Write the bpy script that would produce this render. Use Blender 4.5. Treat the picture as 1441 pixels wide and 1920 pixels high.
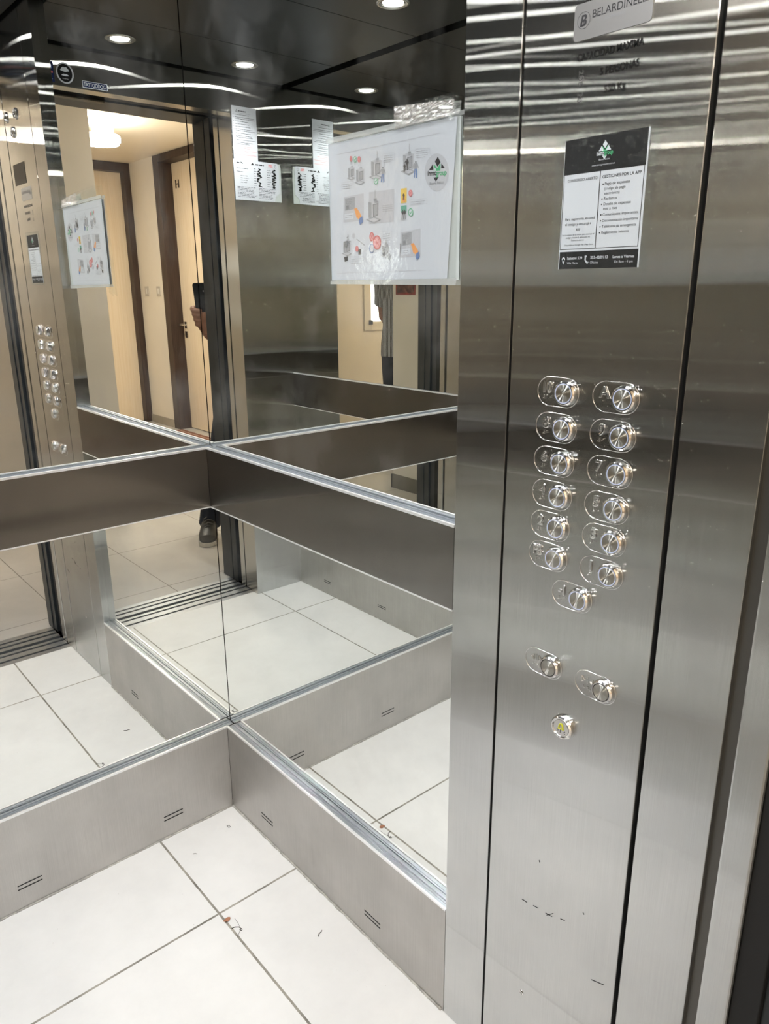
import bpy, bmesh, math, random
from mathutils import Vector, Matrix
random.seed(7)
for o in list(bpy.data.objects): bpy.data.objects.remove(o)
SC = bpy.context.scene
COL = SC.collection
PI = math.pi

# ------------------------------------------------------------------ camera, world, exposure
CAM = Vector((-0.80989, -1.57524, 1.34913))
CR = Vector((0.75571328, -0.6548835, -0.00500434))
CU = Vector((0.19185853, 0.2140792, 0.95778933))
CF = Vector((0.62616911, 0.72477424, -0.28742748))
FPX = 1399.7457
cd = bpy.data.cameras.new('camera'); cam = bpy.data.objects.new('camera', cd); COL.objects.link(cam)
cam.matrix_world = Matrix(((CR.x, CU.x, -CF.x, CAM.x), (CR.y, CU.y, -CF.y, CAM.y), (CR.z, CU.z, -CF.z, CAM.z), (0, 0, 0, 1)))
cd.sensor_fit = 'VERTICAL'; cd.sensor_height = 24.0; cd.lens = FPX / 1920 * 24.0
cd.clip_start = 0.01; cd.clip_end = 50
SC.camera = cam
w = bpy.data.worlds.new('world'); SC.world = w; w.use_nodes = True
w.node_tree.nodes['Background'].inputs[0].default_value = (0.8, 0.9, 1, 1)
w.node_tree.nodes['Background'].inputs[1].default_value = 0.0
SC.view_settings.view_transform = 'Standard'; SC.view_settings.look = 'None'
SC.view_settings.gamma = 1; SC.view_settings.use_curve_mapping = False
SC.view_settings.exposure = 0.0
try:
    SC.cycles.max_bounces = 16; SC.cycles.glossy_bounces = 14; SC.cycles.diffuse_bounces = 5
    SC.cycles.transparent_max_bounces = 16; SC.cycles.sample_clamp_indirect = 0
except Exception: pass
SPOT_LENS = 62.0       # radiance of each recessed spotlight lens
SPOT_BEAM = 29.0        # watts of each spotlight's downward beam
HALL_LAMP = 62.0        # radiance of the round lamp in the corridor
WINDOW_SKY = 5.0

# measured layout (metres): rear wall is y=0, right wall x=0, floor z=0
S = 0.0214              # how far the mirrors sit behind the steel panels
WD = 1.035              # cab width
DP = 1.1773             # cab depth
ZT = 2.12               # cab ceiling
HB, M0, M1 = 0.243, 0.8474, 0.9903

def px_plane(px, py, ax, val, mirrors=''):
    d = CF + CR * ((px - 720.5) / FPX) - CU * ((py - 960) / FPX)
    o = CAM.copy()
    for m in mirrors:
        a, v = {'A': (1, S), 'B': (0, S)}[m]
        o[a] = 2 * v - o[a]; d[a] = -d[a]
    t = (val - o[ax]) / d[ax]
    return o + d * t

# ------------------------------------------------------------------ materials
def nt(name):
    m = bpy.data.materials.new(name); m.use_nodes = True
    t = m.node_tree
    for n in list(t.nodes): t.nodes.remove(n)
    out = t.nodes.new('ShaderNodeOutputMaterial')
    return m, t, out
def N(t, typ, **kw):
    n = t.nodes.new(typ)
    for k, v in kw.items():
        if k.startswith('i_'): n.inputs[k[2:].replace('_', ' ')].default_value = v
        elif k.startswith('n_'): n.inputs[int(k[2:])].default_value = v
        else: setattr(n, k, v)
    return n
def rgba(c): return (c[0], c[1], c[2], 1)
def coords(t, scale=(1, 1, 1), kind='Object', rot=(0, 0, 0)):
    tc = N(t, 'ShaderNodeTexCoord'); mp = N(t, 'ShaderNodeMapping')
    mp.inputs['Scale'].default_value = scale; mp.inputs['Rotation'].default_value = rot
    t.links.new(tc.outputs[kind], mp.inputs[0]); return mp.outputs[0]
def noise(t, vec, scale, detail=3, rough=0.5):
    n = N(t, 'ShaderNodeTexNoise'); n.inputs['Scale'].default_value = scale
    n.inputs['Detail'].default_value = detail; n.inputs['Roughness'].default_value = rough
    t.links.new(vec, n.inputs['Vector']); return n.outputs['Fac']
def ramp(t, fac, stops):
    r = N(t, 'ShaderNodeValToRGB'); e = r.color_ramp.elements
    while len(e) > 1: e.remove(e[-1])
    e[0].position = stops[0][0]; e[0].color = rgba(stops[0][1])
    for p, c in stops[1:]:
        q = e.new(p); q.color = rgba(c)
    t.links.new(fac, r.inputs[0]); return r.outputs[0]
def g(v): return (v, v, v)
def mth(t, op, a, b=None, c=None):
    n = N(t, 'ShaderNodeMath', operation=op)
    for i, x in enumerate((a, b, c)):
        if x is None: continue
        if isinstance(x, (int, float)): n.inputs[i].default_value = x
        else: t.links.new(x, n.inputs[i])
    return n.outputs[0]

def plain(name, col, rough=0.5, metal=0.0, spec=0.5, var=0.0, vscale=20, bump=0.0, bscale=80, emit=None, es=0):
    m, t, out = nt(name); p = N(t, 'ShaderNodeBsdfPrincipled')
    p.inputs['Base Color'].default_value = rgba(col); p.inputs['Roughness'].default_value = rough
    p.inputs['Metallic'].default_value = metal; p.inputs['Specular IOR Level'].default_value = spec
    if var > 0:
        v = coords(t); f = noise(t, v, vscale, 4)
        c = ramp(t, f, [(0.3, [x * (1 - var) for x in col]), (0.7, [min(1, x * (1 + var)) for x in col])])
        t.links.new(c, p.inputs['Base Color'])
    if bump > 0:
        v = coords(t); f = noise(t, v, bscale, 3); b = N(t, 'ShaderNodeBump'); b.inputs['Distance'].default_value = bump
        t.links.new(f, b.inputs['Height']); t.links.new(b.outputs[0], p.inputs['Normal'])
    if emit: p.inputs['Emission Color'].default_value = rgba(emit); p.inputs['Emission Strength'].default_value = es
    t.links.new(p.outputs[0], out.inputs[0]); return m

def steel(name, col=(0.585, 0.59, 0.585), rr=0.132, an=0.945, dirt=0.8, wave=0.0009, diffuse=0.012, tangent=(0, 0, 1)):
    """brushed stainless steel: grain upright, so lamps smear sideways"""
    m, t, out = nt(name)
    v = coords(t)
    gl = N(t, 'ShaderNodeBsdfAnisotropic'); gl.distribution = 'BECKMANN'
    gl.inputs['Roughness'].default_value = rr; gl.inputs['Anisotropy'].default_value = an
    tg = N(t, 'ShaderNodeCombineXYZ')
    for i in range(3): tg.inputs[i].default_value = tangent[i]
    t.links.new(tg.outputs[0], gl.inputs['Tangent'])
    f1 = noise(t, v, 3.5, 5, 0.6)
    vs = coords(t, (900, 900, 6)); f2 = noise(t, vs, 1.0, 2)
    mix = mth(t, 'ADD', mth(t, 'MULTIPLY', f1, 0.7), mth(t, 'MULTIPLY', f2, 0.3))
    c = ramp(t, mix, [(0.3, [x * (1 - 0.16 * dirt) for x in col]), (0.62, [min(1, x * (1 + 0.10 * dirt)) for x in col])])
    t.links.new(c, gl.inputs['Color'])
    vb = coords(t, (1.0, 1.0, 3.2)); fb = noise(t, vb, 1.6, 1, 0.4)
    b = N(t, 'ShaderNodeBump'); b.inputs['Distance'].default_value = wave; b.inputs['Strength'].default_value = 1
    t.links.new(fb, b.inputs['Height']); t.links.new(b.outputs[0], gl.inputs['Normal'])
    df = N(t, 'ShaderNodeBsdfDiffuse'); df.inputs[0].default_value = rgba([min(1, x * 1.1) for x in col])
    mx = N(t, 'ShaderNodeMixShader'); mx.inputs[0].default_value = diffuse
    t.links.new(gl.outputs[0], mx.inputs[1]); t.links.new(df.outputs[0], mx.inputs[2])
    t.links.new(mx.outputs[0], out.inputs[0]); return m

def mirror(name):
    m, t, out = nt(name); v = coords(t)
    gl = N(t, 'ShaderNodeBsdfAnisotropic'); gl.distribution = 'GGX'
    gl.inputs['Roughness'].default_value = 0.0; gl.inputs['Color'].default_value = (0.86, 0.875, 0.855, 1)
    df = N(t, 'ShaderNodeBsdfDiffuse'); df.inputs[0].default_value = (0.7, 0.7, 0.7, 1)
    f = noise(t, v, 3.2, 6, 0.62)
    c = ramp(t, f, [(0.52, g(0.0)), (0.72, g(0.095))])
    mx = N(t, 'ShaderNodeMixShader'); t.links.new(c, mx.inputs[0])
    t.links.new(gl.outputs[0], mx.inputs[1]); t.links.new(df.outputs[0], mx.inputs[2])
    t.links.new(mx.outputs[0], out.inputs[0]); return m

def tiles(name, x0, y0, pitch=0.6, col=(0.79, 0.79, 0.785), grout=(0.16, 0.15, 0.13), gw=0.0050, rough=0.38):
    m, t, out = nt(name); tc = N(t, 'ShaderNodeTexCoord'); sp = N(t, 'ShaderNodeSeparateXYZ')
    t.links.new(tc.outputs['Object'], sp.inputs[0])
    v = coords(t)
    wob = mth(t, 'MULTIPLY', mth(t, 'SUBTRACT', noise(t, v, 60, 3), 0.5), 0.0016)
    def line(o, off):
        a = mth(t, 'ADD', mth(t, 'DIVIDE', mth(t, 'ADD', mth(t, 'SUBTRACT', o, off), wob), pitch), 100.5)
        fr = mth(t, 'ABSOLUTE', mth(t, 'SUBTRACT', mth(t, 'FRACT', a), 0.5))
        return mth(t, 'LESS_THAN', fr, gw / 2 / pitch)
    mask = mth(t, 'MAXIMUM', line(sp.outputs[0], x0), line(sp.outputs[1], y0))
    cloud = noise(t, v, 2.2, 6, 0.65)
    base = ramp(t, cloud, [(0.28, [x * 0.86 for x in col]), (0.6, col), (0.8, [min(1, x * 1.06) for x in col])])
    # specks and scuffs of dirt
    vo = N(t, 'ShaderNodeTexVoronoi'); vo.inputs['Scale'].default_value = 55; t.links.new(v, vo.inputs['Vector'])
    spk = mth(t, 'LESS_THAN', vo.outputs['Distance'], 0.032)
    keep = mth(t, 'GREATER_THAN', noise(t, v, 9, 2), 0.55)
    spk = mth(t, 'MULTIPLY', spk, keep)
    m1 = N(t, 'ShaderNodeMixRGB'); t.links.new(spk, m1.inputs[0]); t.links.new(base, m1.inputs[1]); m1.inputs[2].default_value = (0.16, 0.14, 0.12, 1)
    gv = ramp(t, noise(t, v, 18, 3), [(0.35, grout), (0.65, [x * 2.3 for x in grout])])
    m2 = N(t, 'ShaderNodeMixRGB'); t.links.new(mask, m2.inputs[0]); t.links.new(m1.outputs[0], m2.inputs[1]); t.links.new(gv, m2.inputs[2])
    p = N(t, 'ShaderNodeBsdfPrincipled'); p.inputs['Roughness'].default_value = rough; p.inputs['Specular IOR Level'].default_value = 0.4
    t.links.new(m2.outputs[0], p.inputs['Base Color']); t.links.new(p.outputs[0], out.inputs[0]); return m

def wood(name, c1, c2, scale=(40, 40, 1.2), rough=0.45):
    m, t, out = nt(name); v = coords(t, scale); f = noise(t, v, 1.6, 5, 0.6)
    c = ramp(t, f, [(0.3, c1), (0.7, c2)]); p = N(t, 'ShaderNodeBsdfPrincipled'); p.inputs['Roughness'].default_value = rough
    t.links.new(c, p.inputs['Base Color']); t.links.new(p.outputs[0], out.inputs[0]); return m

def emis(name, col, s):
    m, t, out = nt(name); e = N(t, 'ShaderNodeEmission'); e.inputs[0].default_value = rgba(col); e.inputs[1].default_value = s
    t.links.new(e.outputs[0], out.inputs[0]); return m

def film(name, tint=(0.97, 0.98, 0.98), gloss=0.10, rough=0.08, bump=0.0004, bscale=45, milky=0.04):
    m, t, out = nt(name); v = coords(t)
    tr = N(t, 'ShaderNodeBsdfTransparent'); tr.inputs[0].default_value = rgba(tint)
    gl = N(t, 'ShaderNodeBsdfAnisotropic'); gl.inputs['Roughness'].default_value = rough; gl.inputs['Color'].default_value = (1, 1, 1, 1)
    b = N(t, 'ShaderNodeBump'); b.inputs['Distance'].default_value = bump; t.links.new(noise(t, v, bscale, 4), b.inputs['Height'])
    t.links.new(b.outputs[0], gl.inputs['Normal'])
    df = N(t, 'ShaderNodeBsdfDiffuse'); df.inputs[0].default_value = (0.9, 0.9, 0.9, 1)
    a = N(t, 'ShaderNodeMixShader'); a.inputs[0].default_value = milky
    t.links.new(tr.outputs[0], a.inputs[1]); t.links.new(df.outputs[0], a.inputs[2])
    m2 = N(t, 'ShaderNodeMixShader'); m2.inputs[0].default_value = gloss
    t.links.new(a.outputs[0], m2.inputs[1]); t.links.new(gl.outputs[0], m2.inputs[2])
    t.links.new(m2.outputs[0], out.inputs[0]); return m

def stripes(name, axis_vec, pitch, c1, c2):
    m, t, out = nt(name); tc = N(t, 'ShaderNodeTexCoord')
    dp = N(t, 'ShaderNodeVectorMath', operation='DOT_PRODUCT'); t.links.new(tc.outputs['Object'], dp.inputs[0])
    dp.inputs[1].default_value = axis_vec
    v = coords(t); wob = mth(t, 'MULTIPLY', noise(t, v, 9, 1), 0.012)
    a = mth(t, 'FRACT', mth(t, 'DIVIDE', mth(t, 'ADD', dp.outputs['Value'], wob), pitch))
    k = mth(t, 'GREATER_THAN', a, 0.58)
    mx = N(t, 'ShaderNodeMixRGB'); t.links.new(k, mx.inputs[0]); mx.inputs[1].default_value = rgba(c1); mx.inputs[2].default_value = rgba(c2)
    p = N(t, 'ShaderNodeBsdfPrincipled'); p.inputs['Roughness'].default_value = 0.85
    t.links.new(mx.outputs[0], p.inputs['Base Color']); t.links.new(p.outputs[0], out.inputs[0]); return m

M = {}
M['steel'] = steel('brushed_steel')
M['band'] = steel('brushed_steel_band', (0.30, 0.288, 0.277), 0.20, 0.86)
M['base'] = steel('brushed_steel_base', (0.50, 0.485, 0.465), 0.40, 0.60, 1.3, 0.0008, 0.10)
M['side'] = steel('polished_edge_steel', (0.66, 0.65, 0.62), 0.22, 0.7, 0.2)
M['mirror'] = mirror('mirror_glass')
M['alu'] = plain('aluminium_channel', (0.46, 0.49, 0.53), 0.42, 0.9, var=0.05)
M['lip'] = plain('aluminium_bright_lip', (0.93, 0.94, 0.95), 0.35, 0.6)
M['gap'] = plain('dark_gap', (0.006, 0.006, 0.007), 0.7)
M['ceil'] = plain('black_laminate', (0.014, 0.016, 0.018), 0.42, spec=0.3, var=0.12, vscale=6)
M['floor'] = tiles('cab_floor_tiles', -0.2112, -0.3054)
M['hallfloor'] = tiles('corridor_floor_tiles', -0.527, -1.55, 0.6, (0.50, 0.49, 0.475), (0.10, 0.09, 0.08), 0.004, 0.3)  # same tile as the cab; the weaker corridor light is in its darker colour
M['bead'] = plain('grey_sealant', (0.42, 0.41, 0.38), 0.8, var=0.35, vscale=60, bump=0.001, bscale=150)
M['slot'] = plain('vent_slot_black', (0.008, 0.008, 0.009), 0.8)
M['chrome'] = plain('chrome', (0.82, 0.82, 0.82), 0.12, 1.0)
M['chrome2'] = plain('satin_chrome', (0.66, 0.65, 0.63), 0.22, 1.0)
M['ring'] = emis('button_light', (0.70, 0.77, 1.0), 0.8)
M['white'] = plain('white_paper', (0.60, 0.63, 0.69), 0.55)
M['white2'] = plain('grey_green_paper', (0.52, 0.56, 0.55), 0.6)
M['black'] = plain('black_ink', (0.007, 0.007, 0.008), 0.6, spec=0.12)
M['ink'] = plain('dark_print', (0.03, 0.03, 0.035), 0.6)
M['greyink'] = plain('grey_print', (0.33, 0.34, 0.37), 0.6)
M['lightgrey'] = plain('light_grey_print', (0.50, 0.51, 0.56), 0.6)
M['midgrey'] = plain('mid_grey_print', (0.22, 0.23, 0.25), 0.6)
M['red'] = plain('red_print', (0.62, 0.12, 0.12), 0.6)
M['pink'] = plain('pink_print', (0.70, 0.32, 0.34), 0.6)
M['orange'] = plain('orange_print', (0.80, 0.33, 0.08), 0.6)
M['yellow'] = plain('yellow_print', (0.75, 0.50, 0.06), 0.6)
M['green'] = plain('green_print', (0.05, 0.42, 0.17), 0.6)
M['teal'] = plain('teal_print', (0.09, 0.36, 0.27), 0.6)
M['blue'] = plain('blue_print', (0.13, 0.22, 0.45), 0.6)
M['navy'] = plain('navy_print', (0.010, 0.018, 0.075), 0.6, spec=0.1)
M['bell'] = plain('bell_yellow', (0.62, 0.62, 0.03), 0.35)
M['etch'] = plain('etched_letters', (0.018, 0.018, 0.018), 0.8, spec=0.05)
M['faint'] = plain('faint_etch', (0.12, 0.12, 0.12), 0.4, 0.6)
M['fold'] = plain('shade_tinted_fold_steel', (0.10, 0.095, 0.088), 0.35, 0.7)  # steel darkened to paint in the shade of the fold
M['plate'] = steel('satin_plate', (0.34, 0.34, 0.34), 0.55, 0.0, 0.2, 0.0001, 0.25)
M['glassblack'] = plain('black_display', (0.010, 0.011, 0.012), 0.08)
M['film'] = film('clear_sleeve', gloss=0.06, milky=0.02)
M['tape'] = film('clear_tape', gloss=0.02, rough=0.08, milky=0.008)
M['weld'] = film('sleeve_weld', gloss=0.08, rough=0.15, milky=0.30)
M['crinkle'] = film('crinkled_tape', (0.75, 0.76, 0.78), 0.45, 0.12, 0.004, 130, 0.25)
M['frame'] = plain('anthracite_paint', (0.022, 0.026, 0.030), 0.42, var=0.15, vscale=8)
M['cream'] = plain('cream_wall_paint', (0.78, 0.72, 0.63), 0.85, var=0.03, vscale=3)
M['taupe'] = plain('taupe_wall_paint', (0.52, 0.505, 0.48), 0.85, var=0.04, vscale=3)
M['hallceil'] = plain('corridor_ceiling_paint', (0.80, 0.70, 0.56), 0.9)
M['skirt'] = plain('tile_skirting', (0.36, 0.32, 0.27), 0.45, var=0.06)
M['skirtdark'] = plain('dark_tile_skirting', (0.13, 0.125, 0.11), 0.45, var=0.1)
M['maple'] = wood('maple_veneer', (0.76, 0.61, 0.44), (0.84, 0.71, 0.54))
M['wenge'] = wood('wenge_frame', (0.020, 0.011, 0.009), (0.060, 0.034, 0.026), (30, 30, 2))
M['mat'] = wood('coir_doormat', (0.14, 0.05, 0.03), (0.24, 0.10, 0.06), (60, 60, 60), 0.95)
M['matline'] = plain('mat_stripe', (0.50, 0.36, 0.28), 0.9)
M['pvc'] = plain('cream_window_frame', (0.72, 0.66, 0.55), 0.5)
M['daylight'] = emis('daylit_window_glass', (1.0, 0.98, 0.93), WINDOW_SKY)
M['lens'] = emis('spotlight_lens', (1.0, 0.975, 0.94), SPOT_LENS)
M['lampglow'] = emis('lamp_diffuser', (1.0, 0.935, 0.84), HALL_LAMP)
M['fillglow_lobby'] = emis('fill_lamp_lobby', (1.0, 0.92, 0.80), HALL_LAMP * 0.03)  # glow of the added lobby lamp, a fill light
M['fillglow_near'] = emis('fill_lamp_near', (1.0, 0.92, 0.80), HALL_LAMP * 0.32)  # glow of the added lamp near the elevator, fills the corridor
M['fillglow_wing'] = emis('fill_lamp_wing', (1.0, 0.90, 0.76), HALL_LAMP * 1.7)  # glow of the added wing lamp, brightens the window wall
M['lampbase'] = plain('lamp_base_white', (0.75, 0.72, 0.68), 0.5)
M['skin'] = plain('skin', (0.30, 0.15, 0.095), 0.5, var=0.12, vscale=30, bump=0.0006, bscale=160)
M['hair'] = plain('dark_hair', (0.018, 0.012, 0.009), 0.5, bump=0.004, bscale=120)
M['eye'] = plain('eye_white', (0.7, 0.7, 0.68), 0.2)
M['iris'] = plain('eye_iris', (0.03, 0.018, 0.01), 0.15)
M['denim'] = plain('dark_navy_denim', (0.008, 0.011, 0.022), 0.85, var=0.3, vscale=12, bump=0.002, bscale=40)
M['tee'] = plain('navy_cotton', (0.012, 0.020, 0.038), 0.85, bump=0.002, bscale=30)
M['shoe'] = plain('black_shoe', (0.014, 0.014, 0.014), 0.45, bump=0.001, bscale=40)
M['sole'] = plain('pale_rubber_sole', (0.48, 0.46, 0.42), 0.6)
M['lace'] = plain('shoe_lace', (0.10, 0.10, 0.10), 0.8)
M['phone'] = plain('black_phone', (0.008, 0.008, 0.009), 0.15)
M['switch'] = plain('grey_switch', (0.52, 0.48, 0.43), 0.4)
M['leaf'] = plain('brown_leaf', (0.36, 0.16, 0.09), 0.7)
M['lint'] = plain('dark_lint', (0.06, 0.05, 0.045), 0.9)
M['signpic'] = plain('sign_picture_dark', (0.10, 0.05, 0.045), 0.5, var=0.9, vscale=30)
M['posterred'] = plain('red_sign_face', (0.20, 0.035, 0.03), 0.5, var=0.4, vscale=25)
def radial_steel():
    m, t, out = nt('turned_steel_cap')
    gl = N(t, 'ShaderNodeBsdfAnisotropic'); gl.inputs['Color'].default_value = (0.62, 0.61, 0.57, 1)
    gl.inputs['Roughness'].default_value = 0.34; gl.inputs['Anisotropy'].default_value = 0.82
    tg = N(t, 'ShaderNodeTangent'); tg.direction_type = 'RADIAL'; tg.axis = 'X'
    t.links.new(tg.outputs[0], gl.inputs['Tangent']); t.links.new(gl.outputs[0], out.inputs[0]); return m
M['cap'] = radial_steel()

# ------------------------------------------------------------------ mesh helpers
ORG = {}
def frame(axis):
    a = Vector(axis).normalized(); h = Vector((0, 0, 1)) if abs(a.z) < 0.9 else Vector((1, 0, 0))
    u = h.cross(a).normalized(); v = a.cross(u); return a, u, v
class MB:
    def __init__(s): s.v = []; s.f = []; s.m = []; s.mats = []
    def mi(s, mat):
        if mat not in s.mats: s.mats.append(mat)
        return s.mats.index(mat)
    def face(s, pts, mat):
        n = len(s.v); s.v += [Vector(p) for p in pts]; s.f.append(list(range(n, n + len(pts)))); s.m.append(s.mi(mat)); return s
    def box(s, x0, x1, y0, y1, z0, z1, mat):
        x0, x1 = sorted((x0, x1)); y0, y1 = sorted((y0, y1)); z0, z1 = sorted((z0, z1))
        n = len(s.v)
        s.v += [Vector(p) for p in ((x0, y0, z0), (x1, y0, z0), (x1, y1, z0), (x0, y1, z0), (x0, y0, z1), (x1, y0, z1), (x1, y1, z1), (x0, y1, z1))]
        for q in ((0, 3, 2, 1), (4, 5, 6, 7), (0, 1, 5, 4), (1, 2, 6, 5), (2, 3, 7, 6), (3, 0, 4, 7)):
            s.f.append([n + i for i in q]); s.m.append(s.mi(mat))
        return s
    def prism(s, pts, vec, mat):
        n = len(s.v); k = len(pts); vec = Vector(vec)
        s.v += [Vector(p) for p in pts] + [Vector(p) + vec for p in pts]
        i = s.mi(mat)
        s.f.append([n + j for j in range(k)][::-1]); s.f.append([n + k + j for j in range(k)]); s.m += [i, i]
        for j in range(k):
            s.f.append([n + j, n + (j + 1) % k, n + k + (j + 1) % k, n + k + j]); s.m.append(i)
        return s
    def lathe(s, c, axis, prof, mat, seg=32, closed=True):
        a, u, v = frame(axis); c = Vector(c); n = len(s.v); i = s.mi(mat)
        for r, h in prof:
            for k in range(seg):
                t = 2 * PI * k / seg; s.v.append(c + a * h + (u * math.cos(t) + v * math.sin(t)) * r)
        for j in range(len(prof) - 1):
            for k in range(seg):
                a0 = n + j * seg + k; a1 = n + j * seg + (k + 1) % seg
                s.f.append([a0, a1, a1 + seg, a0 + seg]); s.m.append(i)
        if closed:
            s.f.append([n + k for k in range(seg)][::-1]); s.f.append([n + (len(prof) - 1) * seg + k for k in range(seg)]); s.m += [i, i]
        return s
    def tube(s, path, radii, mat, seg=10, flat=1.0):
        path = [Vector(p) for p in path]
        if not isinstance(radii, (list, tuple)): radii = [radii] * len(path)
        n = len(s.v); i = s.mi(mat); K = len(path); u = None
        for j, p in enumerate(path):
            d = (path[min(j + 1, K - 1)] - path[max(j - 1, 0)]).normalized()
            if u is None: _, u, _ = frame(d)
            u = (u - d * u.dot(d)).normalized(); v = d.cross(u)
            for k in range(seg):
                t = 2 * PI * k / seg; s.v.append(p + (u * math.cos(t) + v * math.sin(t) * flat) * radii[j])
        for j in range(K - 1):
            for k in range(seg):
                a0 = n + j * seg + k; a1 = n + j * seg + (k + 1) % seg
                s.f.append([a0, a1, a1 + seg, a0 + seg]); s.m.append(i)
        s.f.append([n + k for k in range(seg)][::-1]); s.f.append([n + (K - 1) * seg + k for k in range(seg)]); s.m += [i, i]
        return s
    def ball(s, c, r, mat, seg=16, rings=10, rot=None):
        c = Vector(c); r = Vector((r, r, r)) if isinstance(r, (int, float)) else Vector(r); n = len(s.v); i = s.mi(mat)
        for j in range(1, rings):
            ph = PI * j / rings
            for k in range(seg):
                t = 2 * PI * k / seg
                p = Vector((r.x * math.sin(ph) * math.cos(t), r.y * math.sin(ph) * math.sin(t), r.z * math.cos(ph)))
                if rot: p = rot @ p
                s.v.append(c + p)
        top = len(s.v); pt = Vector((0, 0, r.z)); pb = Vector((0, 0, -r.z))
        if rot: pt = rot @ pt; pb = rot @ pb
        s.v += [c + pt, c + pb]
        for j in range(rings - 2):
            for k in range(seg):
                a0 = n + j * seg + k; a1 = n + j * seg + (k + 1) % seg
                s.f.append([a0, a0 + seg, a1 + seg, a1]); s.m.append(i)
        for k in range(seg):
            s.f.append([top, n + k, n + (k + 1) % seg]); s.m.append(i)
            b = n + (rings - 2) * seg; s.f.append([top + 1, b + (k + 1) % seg, b + k]); s.m.append(i)
        return s
    def loft(s, rings, mat, seg=24):
        """rings: list of (centre, ux, uy) ellipse axes vectors"""
        n = len(s.v); i = s.mi(mat); K = len(rings)
        for c, a, b in rings:
            for k in range(seg):
                t = 2 * PI * k / seg; s.v.append(Vector(c) + Vector(a) * math.cos(t) + Vector(b) * math.sin(t))
        for j in range(K - 1):
            for k in range(seg):
                a0 = n + j * seg + k; a1 = n + j * seg + (k + 1) % seg
                s.f.append([a0, a1, a1 + seg, a0 + seg]); s.m.append(i)
        s.f.append([n + k for k in range(seg)][::-1]); s.f.append([n + (K - 1) * seg + k for k in range(seg)]); s.m += [i, i]
        return s
    def text(s, body, origin, xd, yd, mat, width=None, height=None, ext=0.0, align='LEFT', squash=1.0, bold=0.0, bev=0.0):
        cu = bpy.data.curves.new('t', 'FONT'); cu.body = body; cu.size = 1; cu.offset = bold
        if bev: cu.extrude = 0.02; cu.bevel_depth = bev; cu.bevel_resolution = 1
        ob = bpy.data.objects.new('t', cu); COL.objects.link(ob)
        me = bpy.data.meshes.new_from_object(ob.evaluated_get(bpy.context.evaluated_depsgraph_get()))
        vs = [v.co.copy() for v in me.vertices]
        if not vs:
            bpy.data.objects.remove(ob); return s
        x0 = min(v.x for v in vs); x1 = max(v.x for v in vs)
        sc = (width / (x1 - x0)) if width else height / 0.70
        sy = sc if not height else height / 0.70
        sh = {'LEFT': x0, 'CENTER': (x0 + x1) / 2, 'RIGHT': x1}[align]
        xd = Vector(xd).normalized(); yd = Vector(yd).normalized(); nn = xd.cross(yd); o = Vector(origin)
        n = len(s.v); i = s.mi(mat)
        s.v += [o + xd * (v.x - sh) * sc + yd * v.y * sy + nn * (ext + (v.z * ext / 0.06 if bev else 0)) for v in vs]
        for p in me.polygons: s.f.append([n + q for q in p.vertices]); s.m.append(i)
        if ext > 0 and not bev:
            k = len(vs); s.v += [o + xd * (v.x - sh) * sc + yd * v.y * sy for v in vs]
            cnt = {}
            for p in me.polygons:
                q = list(p.vertices)
                for a, b in zip(q, q[1:] + q[:1]): cnt[(a, b)] = 1
            for (a, b) in cnt:
                if (b, a) not in cnt: s.f.append([n + a, n + k + a, n + k + b, n + b]); s.m.append(i)
        bpy.data.objects.remove(ob); bpy.data.curves.remove(cu); bpy.data.meshes.remove(me)
        return s
    def xform(s, mat4):
        s.v = [mat4 @ v for v in s.v]; return s
    def build(s, name, parent=None, origin=None, smooth=False, bevel=0, remesh=0, smoothit=0, fix=True):
        if origin is None: origin = ORG[parent.name] if parent else Vector((0, 0, 0))
        origin = Vector(origin)
        me = bpy.data.meshes.new(name)
        me.from_pydata([v - origin for v in s.v], [], s.f)
        for m in s.mats: me.materials.append(M[m])
        me.polygons.foreach_set('material_index', s.m)
        if fix and not remesh:
            bm = bmesh.new(); bm.from_mesh(me); bmesh.ops.recalc_face_normals(bm, faces=bm.faces); bm.to_mesh(me); bm.free()
        if smooth: me.polygons.foreach_set('use_smooth', [True] * len(me.polygons))
        ob = bpy.data.objects.new(name, me); COL.objects.link(ob)
        if remesh:
            r = ob.modifiers.new('r', 'REMESH'); r.mode = 'VOXEL'; r.voxel_size = remesh; r.use_smooth_shade = True
            if smoothit:
                q = ob.modifiers.new('s', 'SMOOTH'); q.iterations = smoothit; q.factor = 0.6
            me2 = bpy.data.meshes.new_from_object(ob.evaluated_get(bpy.context.evaluated_depsgraph_get()))
            ob.modifiers.clear(); ob.data = me2
            if not me2.materials: me2.materials.append(M[s.mats[0]])
            bpy.data.meshes.remove(me); me2.name = name
        if bevel:
            b = ob.modifiers.new('bevel', 'BEVEL'); b.width = bevel; b.segments = 2; b.limit_method = 'ANGLE'
        if parent:
            ob.parent = parent; ob.location = origin - ORG[parent.name]
        else: ob.location = origin
        ORG[ob.name] = origin
        return ob
def tag(o, label=None, cat=None, group=None, kind=None):
    if label: o['label'] = label
    if cat: o['category'] = cat
    if group: o['group'] = group
    if kind: o['kind'] = kind
    return o
def thing(name, loc, label, cat, group=None):
    o = bpy.data.objects.new(name, None); COL.objects.link(o); o.location = loc; o.empty_display_size = 0.05
    ORG[o.name] = Vector(loc); return tag(o, label, cat, group)
def struct(o): o['kind'] = 'structure'; return o
def part_label(o, l): o['label'] = l; return o

# ================================================================== CAB SHELL
struct(MB().box(-WD - 0.01, 0.0214, -1.215, S, -0.02, 0, 'floor').build('floor', origin=(0, 0, 0)))
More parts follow.
